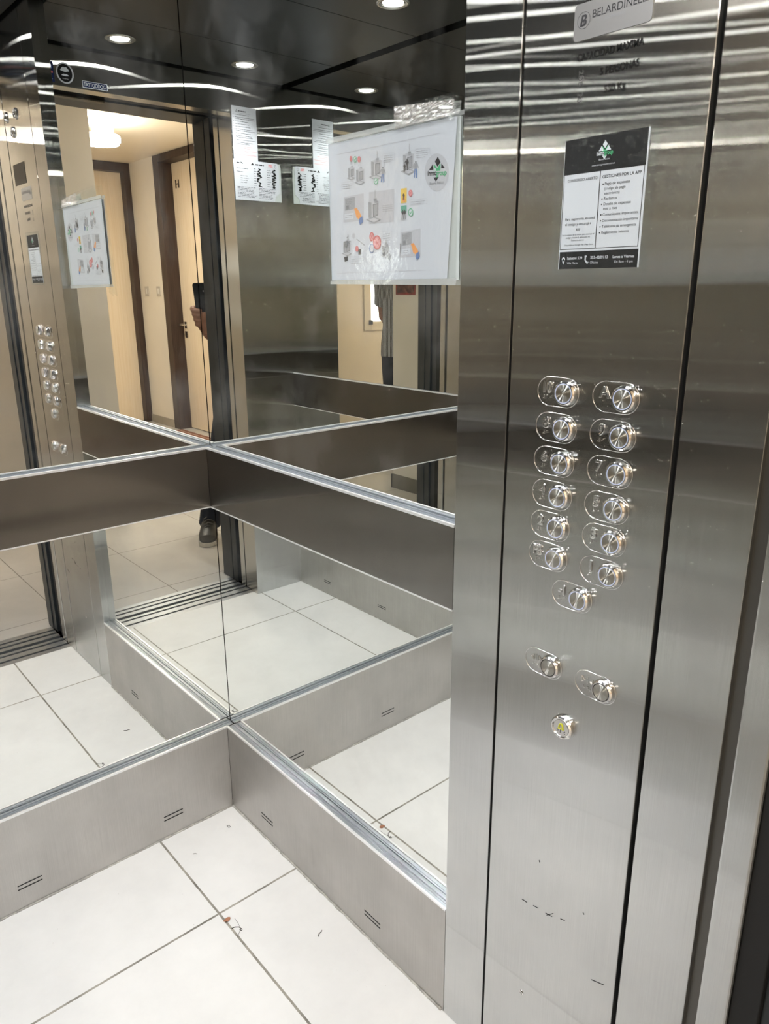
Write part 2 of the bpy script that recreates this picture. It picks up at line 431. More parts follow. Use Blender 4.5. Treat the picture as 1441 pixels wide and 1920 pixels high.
# ceiling: three black panels with a shadow gap all round
c = MB().box(-WD - 0.03, 0.04, -1.30, 0.04, 2.155, 2.175, 'gap')
for y0, y1 in ((-0.022, -0.3748), (-0.3772, -0.8138), (-0.8162, -1.155)):
    c.box(-WD + 0.02, -0.012, y0, y1, ZT, 2.14, 'ceil')
struct(c.build('ceiling', bevel=0.0008))
TOP = 2.158
# ---- backing walls
struct(MB().box(-WD - 0.03, 0.03, S + 0.006, S + 0.03, 0, TOP, 'gap').build('wall_rear'))
struct(MB().box(S + 0.006, S + 0.03, -1.30, S + 0.03, 0, TOP, 'gap').build('wall_right'))
struct(MB().box(-WD - 0.03, -WD - 0.009, -DP, S + 0.006, 0, TOP, 'gap').build('wall_left'))

def mir(name, b, label):
    o = MB().box(*b, 'mirror').build(name); tag(o, label, 'mirror'); return o
G = 0.0012
mir('wall_mirror', (-WD, S - G, S, S + 0.005, M1 - 0.01, 2.15), 'tall upper mirror on the rear wall, above the steel rail and left of the corner')
mir('wall_mirror', (-WD, S - G, S, S + 0.005, HB - 0.01, M0 + 0.01), 'low mirror on the rear wall between the steel rail and the steel skirting')
mir('wall_mirror', (S, S + 0.005, -0.805, S - G, M1 - 0.01, 2.15), 'tall upper mirror on the right wall beside the button column, carrying the instruction sheet')
mir('wall_mirror', (S, S + 0.005, -0.805, S - G, HB - 0.01, M0 + 0.01), 'low mirror on the right wall between rail and skirting, ending at the button column')
XL = -1.038
mir('wall_mirror', (XL - 0.005, XL, -DP, S - G, M1 - 0.01, 2.15), 'tall upper mirror on the left cab wall, seen only through the other mirrors')
mir('wall_mirror', (XL - 0.005, XL, -DP, S - G, HB - 0.01, M0 + 0.01), 'low mirror on the left cab wall, seen only through the other mirrors')

# ---- steel skirtings and rails with aluminium ledges
def run(name, side, z0, z1, mat, top, bottom, slots=()):
    """side: rear / right / left"""
    b = MB(); al = MB(); lp = MB()
    t = 0.0012
    if side == 'rear':
        B = lambda m, d0, d1, a, c, k: m.box(-WD, -0.0006 if d0 < 0 or (d0 == 0 and k not in ('alu', 'lip')) else S - 0.002, d0, d1, a, c, k)
    elif side == 'right':
        B = lambda m, d0, d1, a, c, k: m.box(d0, d1, -0.8045, -0.0006, a, c, k)
    else:
        B = lambda m, d0, d1, a, c, k: m.box(-1.033 - d0 * 0.24, -1.033 - d1 * 0.24, -DP, -0.0006, a, c, k)
    B(b, 0, S, z0, z1, mat)
    root = struct(b.build(name))
    if top:
        B(al, 0.0032, S, z1, z1 + 0.0012, 'alu'); B(al, S - 0.006, S - 0.0045, z1, z1 + 0.004, 'alu')
        B(al, 0.0105, 0.0115, z1, z1 + 0.0025, 'alu')
        al.build('ledge_channel', root)
        B(lp, -0.001, 0.0032, z1 - 0.0015, z1 + 0.0032, 'lip'); part_label(lp.build('ledge_lip', root), 'bright aluminium lip')
    if bottom:
        l2 = MB(); B(l2, -0.0012, 0.004, z0 - 0.0012, z0 + 0.0012, 'lip'); part_label(l2.build('lower_lip', root), 'thin bright lower edge')
    for (a0, a1, zz) in slots:
        q = MB(); h = 0.0013
        if side == 'rear': q.box(a0, a1, -0.0004, 0.003, zz - h, zz + h, 'slot')
        elif side == 'right': q.box(-0.0004, 0.003, a0, a1, zz - h, zz + h, 'slot')
        else: q.box(-1.0326, -1.035, a0, a1, zz - h, zz + h, 'slot')
        q.build('vent_slot', root)
    if z0 == 0:
        bd = MB(); pts = []
        n = 60
        for k in range(n + 1):
            f = k / n; jt = random.uniform(-0.0008, 0.0008)
            if side == 'rear': pts.append((-WD + f * WD, -0.0008 + jt, 0.0005))
            elif side == 'right': pts.append((-0.0008 + jt, -0.80 * f, 0.0005))
            else: pts.append((-1.033 + 0.0008 + jt, -DP + f * DP, 0.0005))
        bd.tube(pts, [random.uniform(0.0018, 0.0034) for _ in pts], 'bead', 6)
        bd.build('sealant_bead', root, smooth=True)
    return root
run('baseboard_rear', 'rear', 0, HB, 'base', True, False, [(-0.1945, -0.1427, 0.0629), (-0.1945, -0.1427, 0.0520), (-0.5440, -0.4915, 0.0640), (-0.5440, -0.4915, 0.0540), (-0.92, -0.868, 0.064), (-0.92, -0.868, 0.054)])
run('baseboard_right', 'right', 0, HB, 'base', True, False, [(-0.2030, -0.1510, 0.0672), (-0.2030, -0.1510, 0.0571), (-0.6170, -0.5650, 0.0660), (-0.6170, -0.5650, 0.0560)])
run('baseboard_left', 'left', 0, HB, 'base', True, False, [(-0.992, -0.9417, 0.0626), (-0.992, -0.9417, 0.0541), (-0.6106, -0.5601, 0.0636), (-0.6106, -0.5601, 0.0560), (-0.21, -0.158, 0.063), (-0.21, -0.158, 0.055)])
run('trim_1', 'rear', M0, M1, 'band', True, True)
run('trim_2', 'right', M0, M1, 'band', True, True)
run('trim_3', 'left', M0, M1, 'band', True, True)

# ================================================================== BUTTON COLUMN (right wall front part)
col = thing('steel_column', (0.0, -1.03, 0), 'full-height brushed steel column on the right wall that frames the button panel', 'column')
part = MB().box(0, 0.03, -0.9000, -0.8052, 0, TOP, 'steel').build('side_strip', col, bevel=0.0008); part_label(part, 'steel strip between mirror and button panel')
part = MB().box(0, 0.03, -1.2520, -1.1570, 0, TOP, 'steel').build('side_strip', col, bevel=0.0008); part_label(part, 'steel strip right of the button panel')
part_label(MB().box(0.008, 0.03, -1.3060, -1.1560, 0, TOP, 'fold').build('fold', col), 'recessed fold with shade put into its dark colour')
part = MB().box(0, 0.03, -1.3060, -1.2680, 0, TOP, 'steel').build('door_side_strip', col, bevel=0.003)
MB().box(0.012, 0.03, -1.158, -0.899, 0, TOP, 'gap').build('recess', col)

cop = thing('button_panel', (0.0, -1.03, 0.0), 'tall brushed steel elevator panel with round floor buttons, key switches and display', 'control panel')
MB().box(0, 0.012, -1.1500, -0.9045, 0.002, TOP, 'steel').build('face_plate', cop, bevel=0.0010)
UP = Vector((0, 0, 1)); RT = Vector((0, -1, 0))
def pill(y0, y1, z, r, x, n=14):
    pts = []
    for k in range(n + 1):
        t = PI / 2 + PI * k / n; pts.append((x, y0 - math.cos(t) * r, z + math.sin(t) * r))
    for k in range(n + 1):
        t = -PI / 2 + PI * k / n; pts.append((x, y1 - math.cos(t) * r, z + math.sin(t) * r))
    return pts
def braille(mb, y, z, cells, mat, x=-0.0008, s=0.0021):
    for ci, dots in enumerate(cells):
        for d in dots:
            dx = (d - 1) // 3; dz = (d - 1) % 3
            mb.ball((x, y - ci * 0.0058 - dx * s, z - dz * s), (0.0006, 0.0007, 0.0007), mat, 6, 4)
NUM = (3, 4, 5, 6)
BR = {'1': (1,), '2': (1, 2), '3': (1, 4), '4': (1, 4, 5), '5': (1, 5), '6': (1, 2, 4), '7': (1, 2, 4, 5), '8': (1, 2, 5), '9': (2, 4), '0': (2, 4, 5), 'A': (1,), 'P': (1, 2, 3, 4), 'B': (1, 2), '-': (3, 6)}
def button(name, y, z, legend, plate=True, r=0.0163, lit=True):
    # pressed bezel (part) > cap, ring, legend (sub-parts)
    bz = MB().lathe((0.0005, y, z), (-1, 0, 0), [(r, 0), (r, 0.0035), (r - 0.0004, 0.0060), (r - 0.0022, 0.0078), (r - 0.0034, 0.0078), (r - 0.0034, 0.0058)], 'chrome', 48)
    b = bz.build('push_button', cop, origin=(0, y, z), smooth=False)
    for p in b.data.polygons: p.use_smooth = False
    b['label'] = {'bell': 'alarm button with yellow bell', 'open': 'door-open button', 'close': 'door-close button', 'PB': 'button marked PB'}.get(legend, 'button marked ' + legend)
    rc = r - 0.0046
    if legend != 'bell':
        MB().lathe((-0.0055, y, z), (-1, 0, 0), [(r - 0.0034, 0), (r - 0.0034, 0.0010), (rc, 0.0012), (rc, 0)], 'ring' if lit else 'gap', 48, False).build('light_ring', b, origin=(0, y, z))
        MB().lathe((-0.0052, y, z), (-1, 0, 0), [(rc, 0), (rc, 0.0020), (rc - 0.0006, 0.0024), (0.0001, 0.0024)], 'cap', 48).build('button_cap', b, origin=(0, y, z))
    else:
        k = MB().lathe((-0.0040, y, z), (-1, 0, 0), [(rc - 0.0004, 0), (rc - 0.0004, 0.0020), (rc - 0.0010, 0.0024), (0.0001, 0.0024)], 'chrome2', 40)
        k.build('button_cap', b, origin=(0, y, z))
        MB().lathe((-0.0045, y, z), (-1, 0, 0), [(r - 0.0034, 0), (r - 0.0034, 0.0004), (rc - 0.0004, 0.0004)], 'gap', 40, False).build('dark_ring', b, origin=(0, y, z))
        pts = [(-.0052, -.0040), (-.0046, -.0028), (-.0036, -.0022), (-.0031, .0020), (-.0024, .0046), (-.0010, .0058), (.0010, .0058), (.0024, .0046), (.0031, .0020), (.0036, -.0022), (.0046, -.0028), (.0052, -.0040)]
        inn = [(.0030, -.0030), (.0024, -.0022), (.0016, .0016), (.0008, .0040), (-.0008, .0040), (-.0016, .0016), (-.0024, -.0022), (-.0030, -.0030)]
        bl = MB(); X = -0.0068
        path = [(X, y - u, z + v + 0.0022) for u, v in [(-.0046, -.0040), (-.0034, -.0026), (-.0028, .0016), (-.0016, .0044), (0, .0052), (.0016, .0044), (.0028, .0016), (.0034, -.0026), (.0046, -.0040)]]
        bl.tube(path, 0.0011, 'bell', 8); bl.tube([(X, y + 0.0040, z - 0.0012), (X, y - 0.0040, z - 0.0012)], 0.0007, 'bell', 8)
        part_label(bl.build('bell_symbol', b, origin=(0, y, z), smooth=True), 'yellow bell symbol')
        bk = MB()
        braille(bk, y + 0.0062, z - 0.0035, [(1, 5), (1, 2, 3), (4, 6, 2)], 'ink', -0.0066, 0.0017); bk.build('braille', b, origin=(0, y, z))
    if plate:
        y0 = y + 0.0268; pl = MB()
        pts = pill(y0, y, z, 0.0190, -0.0003)
        ring = MB(); pp_ = [Vector(p) for p in pts]; ring.tube(pp_ + [pp_[0], pp_[1]], 0.00055, 'chrome', 6)
        ring.build('plate_rim', b, origin=(0, y, z), smooth=True)
        tx = MB(); yt = y + 0.0262
        if legend == 'open' or legend == 'close':
            def tri(cy, dirn):
                h = 0.0042; wv = 0.0052
                tip = (-0.0009, cy - dirn * wv / 2, z + 0.0045); a = (-0.0009, cy + dirn * wv / 2, z + 0.0045 + h); c2 = (-0.0009, cy + dirn * wv / 2, z + 0.0045 - h)
                tx.tube([tip, a, c2, tip], 0.00055, 'chrome', 6)
            d = 1 if legend == 'close' else -1
            tri(y + 0.0320, d); tri(y + 0.0195, -d)
            tx.tube([(-0.0009, y + 0.0258, z + 0.0098), (-0.0009, y + 0.0258, z - 0.0008)], 0.0005, 'chrome', 6)
            braille(tx, y + 0.0315, z - 0.0050, [(1, 2, 5), (1, 4, 5), (2, 3, 4)], 'chrome')
        else:
            wd = {'10': 0.0130, 'PB': 0.0150, '-1': 0.0105}.get(legend)
            hh = 0.0132
            if wd: tx.text(legend, (-0.0002, y + 0.0262 + (0.0030 if legend != 'PB' else 0.0040), z - 0.0012), RT, UP, 'chrome', width=wd, height=hh, ext=0.0009, align='CENTER', bev=0.045)
            else: tx.text(legend, (-0.0002, yt + 0.0025, z - 0.0012), RT, UP, 'chrome', height=hh, ext=0.0009, align='CENTER', bev=0.045)
            cells = ([NUM] if legend not in ('A', 'PB') else []) + [BR[ch] for ch in legend if ch in BR]
            braille(tx, y + 0.0262 + 0.0029 * len(cells) + 0.0010, z - 0.0055, cells, 'chrome')
        tx.build('raised_legend', b, origin=(0, y, z))
    return b
yl, yr = -0.9980, -1.0832
for leg, yy, zz in [('10', yl, 1.2180), ('8', yl, 1.1713), ('6', yl, 1.1255), ('4', yl, 1.0795), ('2', yl, 1.0353), ('PB', yl, .9914),
                    ('A', yr, 1.2196), ('9', yr, 1.1727), ('7', yr, 1.1264), ('5', yr, 1.0800), ('3', yr, 1.0366), ('1', yr, .9915), ('-1', -1.0411, .9440)]:
    button('b', yy, zz, leg)
button('b', -1.0015, .8270, 'open', lit=False)
button('b', -1.0890, .8258, 'close', lit=False)
button('b', -1.0300, .7419, 'bell', plate=False, r=0.0180)
for yy, zz in ((-1.122, 1.867), (-1.027, 1.864), (-1.072, 1.818)):
    k = MB().lathe((0.0005, yy, zz), (-1, 0, 0), [(0.0165, 0), (0.0165, 0.004), (0.0140, 0.007), (0.0125, 0.007), (0.0115, 0.004), (0.0001, 0.0035)], 'chrome', 32)
    kk = k.build('key_switch', cop, origin=(0, yy, zz))
    MB().box(-0.0052, -0.0038, yy - 0.0015, yy + 0.0015, zz - 0.006, zz + 0.006, 'gap').build('key_slot', kk, origin=(0, yy, zz))
ds = MB().box(-0.0012, 0.001, -1.1235, -1.0100, 1.668, 1.7295, 'glassblack').build('display', cop, bevel=0.0005); part_label(ds, 'black display window')
# maker plate
pl = MB(); c_pts = []
for (cy, cz, a0) in ((-0.9810, 1.6260, PI), (-0.9810, 1.6515, PI / 2), (-1.0720, 1.6515, 0), (-1.0720, 1.6260, -PI / 2)):
    for k in range(5):
        t = a0 + (PI / 2) * (1 - k / 4.0) if False else a0 - (PI / 2) * (k / 4.0) + PI / 2 * 0
        c_pts.append((cy, cz, t))
def rrect(x, yL, yR, z0, z1, r, n=5):
    pts = []
    for (cy, cz, st) in ((yR + r, z1 - r, 0), (yL - r, z1 - r, PI / 2), (yL - r, z0 + r, PI), (yR + r, z0 + r, 3 * PI / 2)):
        for k in range(n + 1):
            t = st + PI / 2 * k / n; pts.append((x, cy - math.cos(t) * r, cz + math.sin(t) * r))
    return pts
pl.prism(rrect(-0.0002, -0.9765, -1.0760, 1.6190, 1.6565, 0.005), (-0.0008, 0, 0), 'plate')
mp = pl.build('maker_plate', cop); part_label(mp, 'satin nameplate with BELARDINELLI lettering')
tx = MB(); X = -0.0012
tx.text('BELARDINELLI', (X, -1.0010, 1.6390), RT, UP, 'ink', width=0.0690, height=0.0078)
tx.text('ASCENSORES', (X, -1.0170, 1.6335), RT, UP, 'greyink', width=0.0260, height=0.0028)
def ringm(mb, cy, cz, r0, r1, x, mat, n=36):
    for k in range(n):
        a = 2 * PI * k / n; b = 2 * PI * (k + 1) / n
        mb.face([(x, cy - math.cos(a) * r0, cz + math.sin(a) * r0), (x, cy - math.cos(b) * r0, cz + math.sin(b) * r0), (x, cy - math.cos(b) * r1, cz + math.sin(b) * r1), (x, cy - math.cos(a) * r1, cz + math.sin(a) * r1)], mat)
ringm(tx, -0.9895, 1.6390, 0.0082, 0.0086, X, 'ink'); ringm(tx, -0.9895, 1.6390, 0.0072, 0.0074, X, 'greyink')
tx.text('B', (X, -0.9890, 1.6335), RT, (0, -0.18, 1), 'ink', height=0.0112, align='CENTER', bold=0.02)
ringm(tx, -0.9880, 1.6362, 0.0018, 0.0028, X - 0.0001, 'ink')
tx.build('plate_lettering', mp)
tx = MB(); X = -0.0007
tx.text('CAPACIDAD MAXIMA', (X, -0.9835, 1.5985), RT, UP, 'etch', width=0.0850, height=0.0072, bold=0.018)
tx.text('5 PERSONAS', (X, -1.0155, 1.5790), RT, UP, 'etch', width=0.0495, height=0.0072, bold=0.018)
tx.text('550 Kg', (X, -1.0225, 1.5600), RT, UP, 'etch', width=0.0275, height=0.0072, bold=0.018)
part_label(tx.build('capacity_lettering', cop), 'black lettering CAPACIDAD MAXIMA 5 PERSONAS 550 Kg')
tx = MB()
tx.text('20E', (X, -0.9870, 1.5890), (0, 0, -1), RT, 'faint', width=0.017, height=0.0060)
tx.text('20', (X, -0.9870, 1.5660), (0, 0, -1), RT, 'faint', width=0.011, height=0.0060)
part_label(tx.build('faint_stamp', cop), 'faint sideways stamp')
sc = MB().lathe((0.0004, -0.9854, 0.2061), (-1, 0, 0), [(0.0042, 0), (0.0042, 0.0008), (0.0030, 0.0016), (0.0024, 0.0016), (0.0022, 0.0006)], 'chrome', 20); sc.build('screw', cop)
# scratches
for a, b in (((978, 1686), (987, 1692)), ((999, 1698), (1008, 1703)), ((1022, 1712), (1034, 1719)), ((1024, 1716), (1036, 1713)), ((1050, 1723), (1058, 1726)), ((1108, 1837), (1131, 1847)), ((1010, 1613), (1011, 1617)), ((1092, 1711), (1094, 1715))):
    pa = px_plane(*a, 0, -0.0003); pb = px_plane(*b, 0, -0.0003); MB().tube([pa, pb], 0.0005, 'etch', 4).build('scratch_mark', cop)

# ---- notice stuck on the panel
def flat(P, nrm, L):
    """returns a mapper (u,v,layer)->Vector on a sheet; P(u,v) gives the point"""
    nrm = Vector(nrm); return lambda u, v, l=0: Vector(P(u, v)) + nrm * (0.00035 + 0.00012 * l)
class Art:
    def __init__(s, fn, xd, wpu): s.mb = MB(); s.fn = fn; s.xd = Vector(xd); s.w = wpu
    def poly(s, pts, mat, l=1): s.mb.face([s.fn(u, v, l) for u, v in pts], mat)
    def rect(s, u0, v0, u1, v1, mat, l=1): s.poly([(u0, v0), (u1, v0), (u1, v1), (u0, v1)], mat, l)
    def disc(s, u, v, ru, rv, mat, l=1, n=24): s.poly([(u + ru * math.cos(2 * PI * k / n), v + rv * math.sin(2 * PI * k / n)) for k in range(n)], mat, l)
    def line(s, u0, v0, u1, v1, t, mat, l=1):
        dx, dy = u1 - u0, v1 - v0; L = math.hypot(dx, dy) or 1; nx, ny = -dy / L * t / 2, dx / L * t / 2
        s.poly([(u0 + nx, v0 + ny), (u1 + nx, v1 + ny), (u1 - nx, v1 - ny), (u0 - nx, v0 - ny)], mat, l)
    def text(s, body, u, v, mat, w=None, h=None, l=2, align='LEFT', bold=0.0, up=None):
        s.mb.text(body, s.fn(u, v, l), s.xd, UP, mat, width=w, height=h, align=align, bold=bold)
nw, nh = 0.1115, 0.1460
n_root = thing('notice', (-0.0004, -1.0295, 1.443), 'black and white building management notice taped to the button panel above the buttons', 'notice')
P = lambda u, v: (0.0, -0.9738 - nw * u, 1.5165 - nh * v)
sh = MB().prism([P(0, 0), P(1, 0), P(1, 1), P(0, 1)], (-0.00035, 0, 0), 'white'); sh.build('paper', n_root)
A = Art(lambda u, v, l=0: Vector((-0.0004 - 0.00010 * l, -0.9738 - nw * u, 1.5165 - nh * v)), RT, nw)
A.rect(0.004, 0, 0.985, 0.262, 'black'); A.rect(0.01, 0.862, 0.985, 1.0, 'black')
A.line(0.012, 0.262, 0.012, 0.845, 0.008, 'ink'); A.line(0.972, 0.262, 0.972, 0.845, 0.008, 'ink'); A.line(0.012, 0.842, 0.974, 0.842, 0.005, 'ink'); A.line(0.465, 0.262, 0.465, 0.842, 0.010, 'ink')
# logo
def logo(A, u, v, s, asp, dark, light, word, green='green'):
    q = lambda x, y: (u + x * s, v + y * s * asp)
    A.poly([q(0, -1.0), q(.30, -.60), q(0, -.20), q(-.30, -.60)], dark, 3)
    A.poly([q(-.42, -.50), q(-.12, .02), q(-.78, .02)], dark, 3)
    A.poly([q(.42, -.50), q(.78, .02), q(.12, .02)], dark, 3)
    A.poly([q(-.30, .50), q(.30, .50), q(0, .92)], dark, 3)
    A.poly([q(-.42, -.40), q(-.24, -.36), q(0, -.02), q(.24, -.36), q(.42, -.40), q(.30, .10), q(-.30, .10)], green, 2)
nn = 0.5
logo(A, 0.50, 0.115, 0.095, nw / nh, 'white', 'white', 'white')
A.text('inmo', 0.405, 0.148, 'white', w=0.0100, h=0.0048, l=5, bold=0.02); A.text('group', 0.497, 0.148, 'green', w=0.0115, h=0.0048, l=5, bold=0.02)
A.text('Bienes Raíces', 0.435, 0.185, 'lightgrey', w=0.0145, l=4); A.text('www.inmogroupvm.com.ar', 0.355, 0.222, 'lightgrey', w=0.0310, l=4)
T = lambda s_, u, v, w, **k: A.text(s_, u, v, 'ink', w=w * nw, **k)
T('CONSORCIO ABIERTO', 0.060, 0.318, 0.375, bold=0.01)
T('Para registrarte, escaneá', 0.060, 0.615, 0.375); T('el código y descargá a', 0.062, 0.655, 0.330); T('app', 0.205, 0.695, 0.055)
T('Usá la cámara de tu celular para escanear el', 0.030, 0.735, 0.410); T('código y bajate la aplicación de', 0.080, 0.757, 0.310); T('Consorcio abierto', 0.150, 0.779, 0.165)
T('Disponible en Google Play y App Store', 0.070, 0.815, 0.365)
T('GESTIONES POR LA APP', 0.495, 0.318, 0.450, bold=0.01)
for i, (s_, v_, w_, b_) in enumerate([('Pago de expensas', .372, .29, 1), ('(código de pago', .407, .245, 0), ('electrónico)', .442, .18, 0), ('Reclamos', .482, .155, 1), ('Detalle de expensas', .522, .32, 1), ('mes a mes', .556, .165, 0),
                                    ('Comunicados importantes', .600, .41, 1), ('Documentación importante', .645, .42, 1), ('Teléfonos de emergencia', .690, .40, 1), ('Reglamento interno', .735, .325, 1)]):
    if b_: A.disc(0.508, v_ - 0.009, 0.008, 0.006, 'ink', 2, 10)
    T(s_, 0.530, v_, w_)
A.text('Sabatini 539', 0.115, 0.925, 'white', w=0.195 * nw, bold=0.015, l=3); A.text('Villa María', 0.115, 0.962, 'lightgrey', w=0.14 * nw, l=3)
A.text('353-4209113', 0.415, 0.925, 'white', w=0.215 * nw, bold=0.015, l=3); A.text('Oficina', 0.415, 0.962, 'lightgrey', w=0.10 * nw, l=3)
A.text('Lunes a Viernes', 0.690, 0.925, 'white', w=0.255 * nw, bold=0.015, l=3); A.text('De 8am - 4 pm', 0.715, 0.962, 'lightgrey', w=0.215 * nw, l=3)
A.disc(0.065, 0.922, 0.022, 0.018, 'white', 2); A.poly([(0.043, 0.926), (0.087, 0.926), (0.065, 0.965)], 'white', 2); A.disc(0.065, 0.922, 0.009, 0.007, 'black', 4)
A.line(0.352, 0.905, 0.350, 0.935, 0.016, 'white', 2); A.line(0.350, 0.935, 0.385, 0.960, 0.014, 'white', 2); A.line(0.342, 0.903, 0.368, 0.903, 0.010, 'white', 2); A.line(0.375, 0.963, 0.392, 0.948, 0.010, 'white', 2)
A.mb.build('notice_print', n_root, fix=False)
tp = MB()
tp.prism([(-0.0012, -0.9600, 1.5250), (-0.0012, -1.0960, 1.5260), (-0.0012, -1.0950, 1.3640), (-0.0012, -0.9640, 1.3640)], (-0.0001, 0, 0), 'tape')
tp.build('tape', n_root)

# ================================================================== INSTRUCTION SHEET ON THE MIRROR
Z = lambda X, Y: (600 + X / 5.053, 180 + Y / 5.053)
ys0, ys1, zs0, zs1 = -0.4778, -0.7755, 1.3622, 1.5775
sg = thing('instruction_sheet', (S - 0.002, -0.63, 1.36), 'white illustrated elevator instruction sheet in a clear sleeve taped to the right-hand mirror', 'sign')
X2 = S - 0.0012
part_label(MB().prism([(X2, -0.560, 1.5765), (X2, -0.7808, 1.5765), (X2, -0.7835, 1.3600), (X2, -0.5600, 1.3610)], (-0.0003, 0, 0), 'white2').build('backing_paper', sg), 'pale grey-green sheet behind the white one')
X1 = S - 0.0030
cor = [(X1, ys0, 1.5790), (X1, -0.7755, 1.5765), (X1, -0.7612, 1.3620), (X1, -0.4790, 1.3625)]
MB().prism(cor, (-0.0003, 0, 0), 'white').build('printed_sheet', sg)
def zfn(X, Y, l=0):
    p = px_plane(*Z(X, Y), 0, X1 - 0.0003 - 0.00010 * l - 0.0001); return p
A = Art(zfn, RT, 1)
def person_icon(X, Y, s, mats, l=4):
    A.disc(X, Y, 7 * s, 10 * s, mats[0], l); A.poly([(X - 16 * s, Y + 12 * s), (X + 14 * s, Y + 10 * s), (X + 12 * s, Y + 62 * s), (X - 12 * s, Y + 62 * s)], mats[1], l)
    A.line(X - 15 * s, Y + 16 * s, X - 28 * s, Y + 48 * s, 7 * s, mats[1], l); A.line(X + 13 * s, Y + 14 * s, X + 22 * s, Y + 52 * s, 7 * s, mats[1], l)
    A.line(X - 7 * s, Y + 60 * s, X - 14 * s, Y + 135 * s, 11 * s, mats[2], l); A.line(X + 6 * s, Y + 60 * s, X + 8 * s, Y + 138 * s, 11 * s, mats[2], l)
def cabin(X, Y, s, l=2):
    A.line(X, Y - 150 * s, X, Y - 80 * s, 5 * s, 'greyink', l)
    A.poly([(X - 14 * s, Y - 80 * s), (X + 14 * s, Y - 84 * s), (X + 14 * s, Y - 62 * s), (X - 14 * s, Y - 58 * s)], 'greyink', l)
    A.poly([(X - 60 * s, Y - 50 * s), (X - 10 * s, Y - 72 * s), (X + 42 * s, Y - 62 * s), (X + 10 * s, Y - 42 * s)], 'lightgrey', l)
    A.poly([(X - 58 * s, Y - 50 * s), (X - 30 * s, Y - 44 * s), (X - 28 * s, Y + 98 * s), (X - 56 * s, Y + 82 * s)], 'greyink', l)
    A.poly([(X - 30 * s, Y - 44 * s), (X + 42 * s, Y - 62 * s), (X + 38 * s, Y + 72 * s), (X - 28 * s, Y + 98 * s)], 'lightgrey', l)
    A.poly([(X - 20 * s, Y - 30 * s), (X + 28 * s, Y - 42 * s), (X + 26 * s, Y + 62 * s), (X - 18 * s, Y + 82 * s)], 'midgrey', l + 1)
    A.poly([(X - 12 * s, Y - 22 * s), (X + 20 * s, Y - 30 * s), (X + 20 * s, Y + 54 * s), (X - 10 * s, Y + 70 * s)], 'greyink', l + 2)
    A.poly([(X - 80 * s, Y + 98 * s), (X - 10 * s, Y + 76 * s), (X + 50 * s, Y + 96 * s), (X - 6 * s, Y + 132 * s)], 'greyink', l + 2)
    A.poly([(X - 62 * s, Y + 100 * s), (X - 12 * s, Y + 84 * s), (X + 30 * s, Y + 98 * s), (X - 8 * s, Y + 120 * s)], 'lightgrey', l + 3)
def cross(X, Y, ru, rv, mat='red'):
    A.disc(X, Y, ru, rv, mat, 5); A.disc(X, Y, ru * .78, rv * .8, 'pink', 6); A.line(X - ru * .55, Y - rv * .55, X + ru * .55, Y + rv * .55, 4, mat, 7); A.line(X - ru * .55, Y + rv * .55, X + ru * .55, Y - rv * .55, 4, mat, 7)
def tick(X, Y, ru, rv):
    A.disc(X, Y, ru, rv, 'green', 5); A.disc(X, Y, ru * .75, rv * .78, 'white', 6); A.line(X - ru * .4, Y, X - ru * .1, Y + rv * .4, 5, 'green', 7); A.line(X - ru * .1, Y + rv * .4, X + ru * .5, Y - rv * .4, 5, 'green', 7)
def words(X0, Y0, X1_, n, sk=-0.12, dy=20, mat='greyink'):
    r = random.Random(int(X0 + Y0))
    for k in range(n):
        x = X0; y = Y0 + k * dy; e = X1_ - (r.uniform(0, .35) * (X1_ - X0) if k == n - 1 else r.uniform(0, 12))
        while x < e:
            w_ = min(r.uniform(9, 26), e - x); A.line(x, y + (x - X0) * sk, x + w_, y + (x + w_ - X0) * sk, 4.2, mat, 3); x += w_ + 5
def boxed(X0, Y0, X1_, Y1_, n, sk=-0.12):
    d = (X1_ - X0) * sk
    for a, b in (((X0, Y0), (X1_, Y0 + d)), ((X1_, Y0 + d), (X1_, Y1_ + d)), ((X1_, Y1_ + d), (X0, Y1_)), ((X0, Y1_), (X0, Y0))):
        A.line(*a, *b, 2.2, 'lightgrey', 2)
    words(X0 + 10, Y0 + 20, X1_ - 10, n, sk)
A.line(150, 558, 1140, 350, 6, 'lightgrey', 1); A.line(160, 1680, 1000, 1650, 4, 'lightgrey', 1)
# row 1
cabin(300, 715, .62); cabin(385, 740, .78); cross(290, 595, 13, 26); tick(330, 600, 15, 30); cross(368, 600, 15, 30)
A.line(290, 620, 290, 650, 3, 'greyink', 3); A.line(330, 630, 330, 655, 3, 'greyink', 3); A.line(368, 630, 366, 665, 3, 'greyink', 3)
boxed(205, 820, 312, 880, 3)
cabin(540, 670, 1.0); person_icon(593, 680, 1.0, ('midgrey', 'greyink', 'blue')); tick(527, 805, 20, 32); boxed(590, 550, 705, 620, 4)
cabin(845, 610, 1.05); person_icon(822, 600, .75, ('ink', 'ink', 'ink'), 7); person_icon(798, 650, .5, ('ink', 'ink', 'ink'), 7); person_icon(905, 625, 1.1, ('midgrey', 'greyink', 'blue')); boxed(900, 505, 1035, 545, 4)
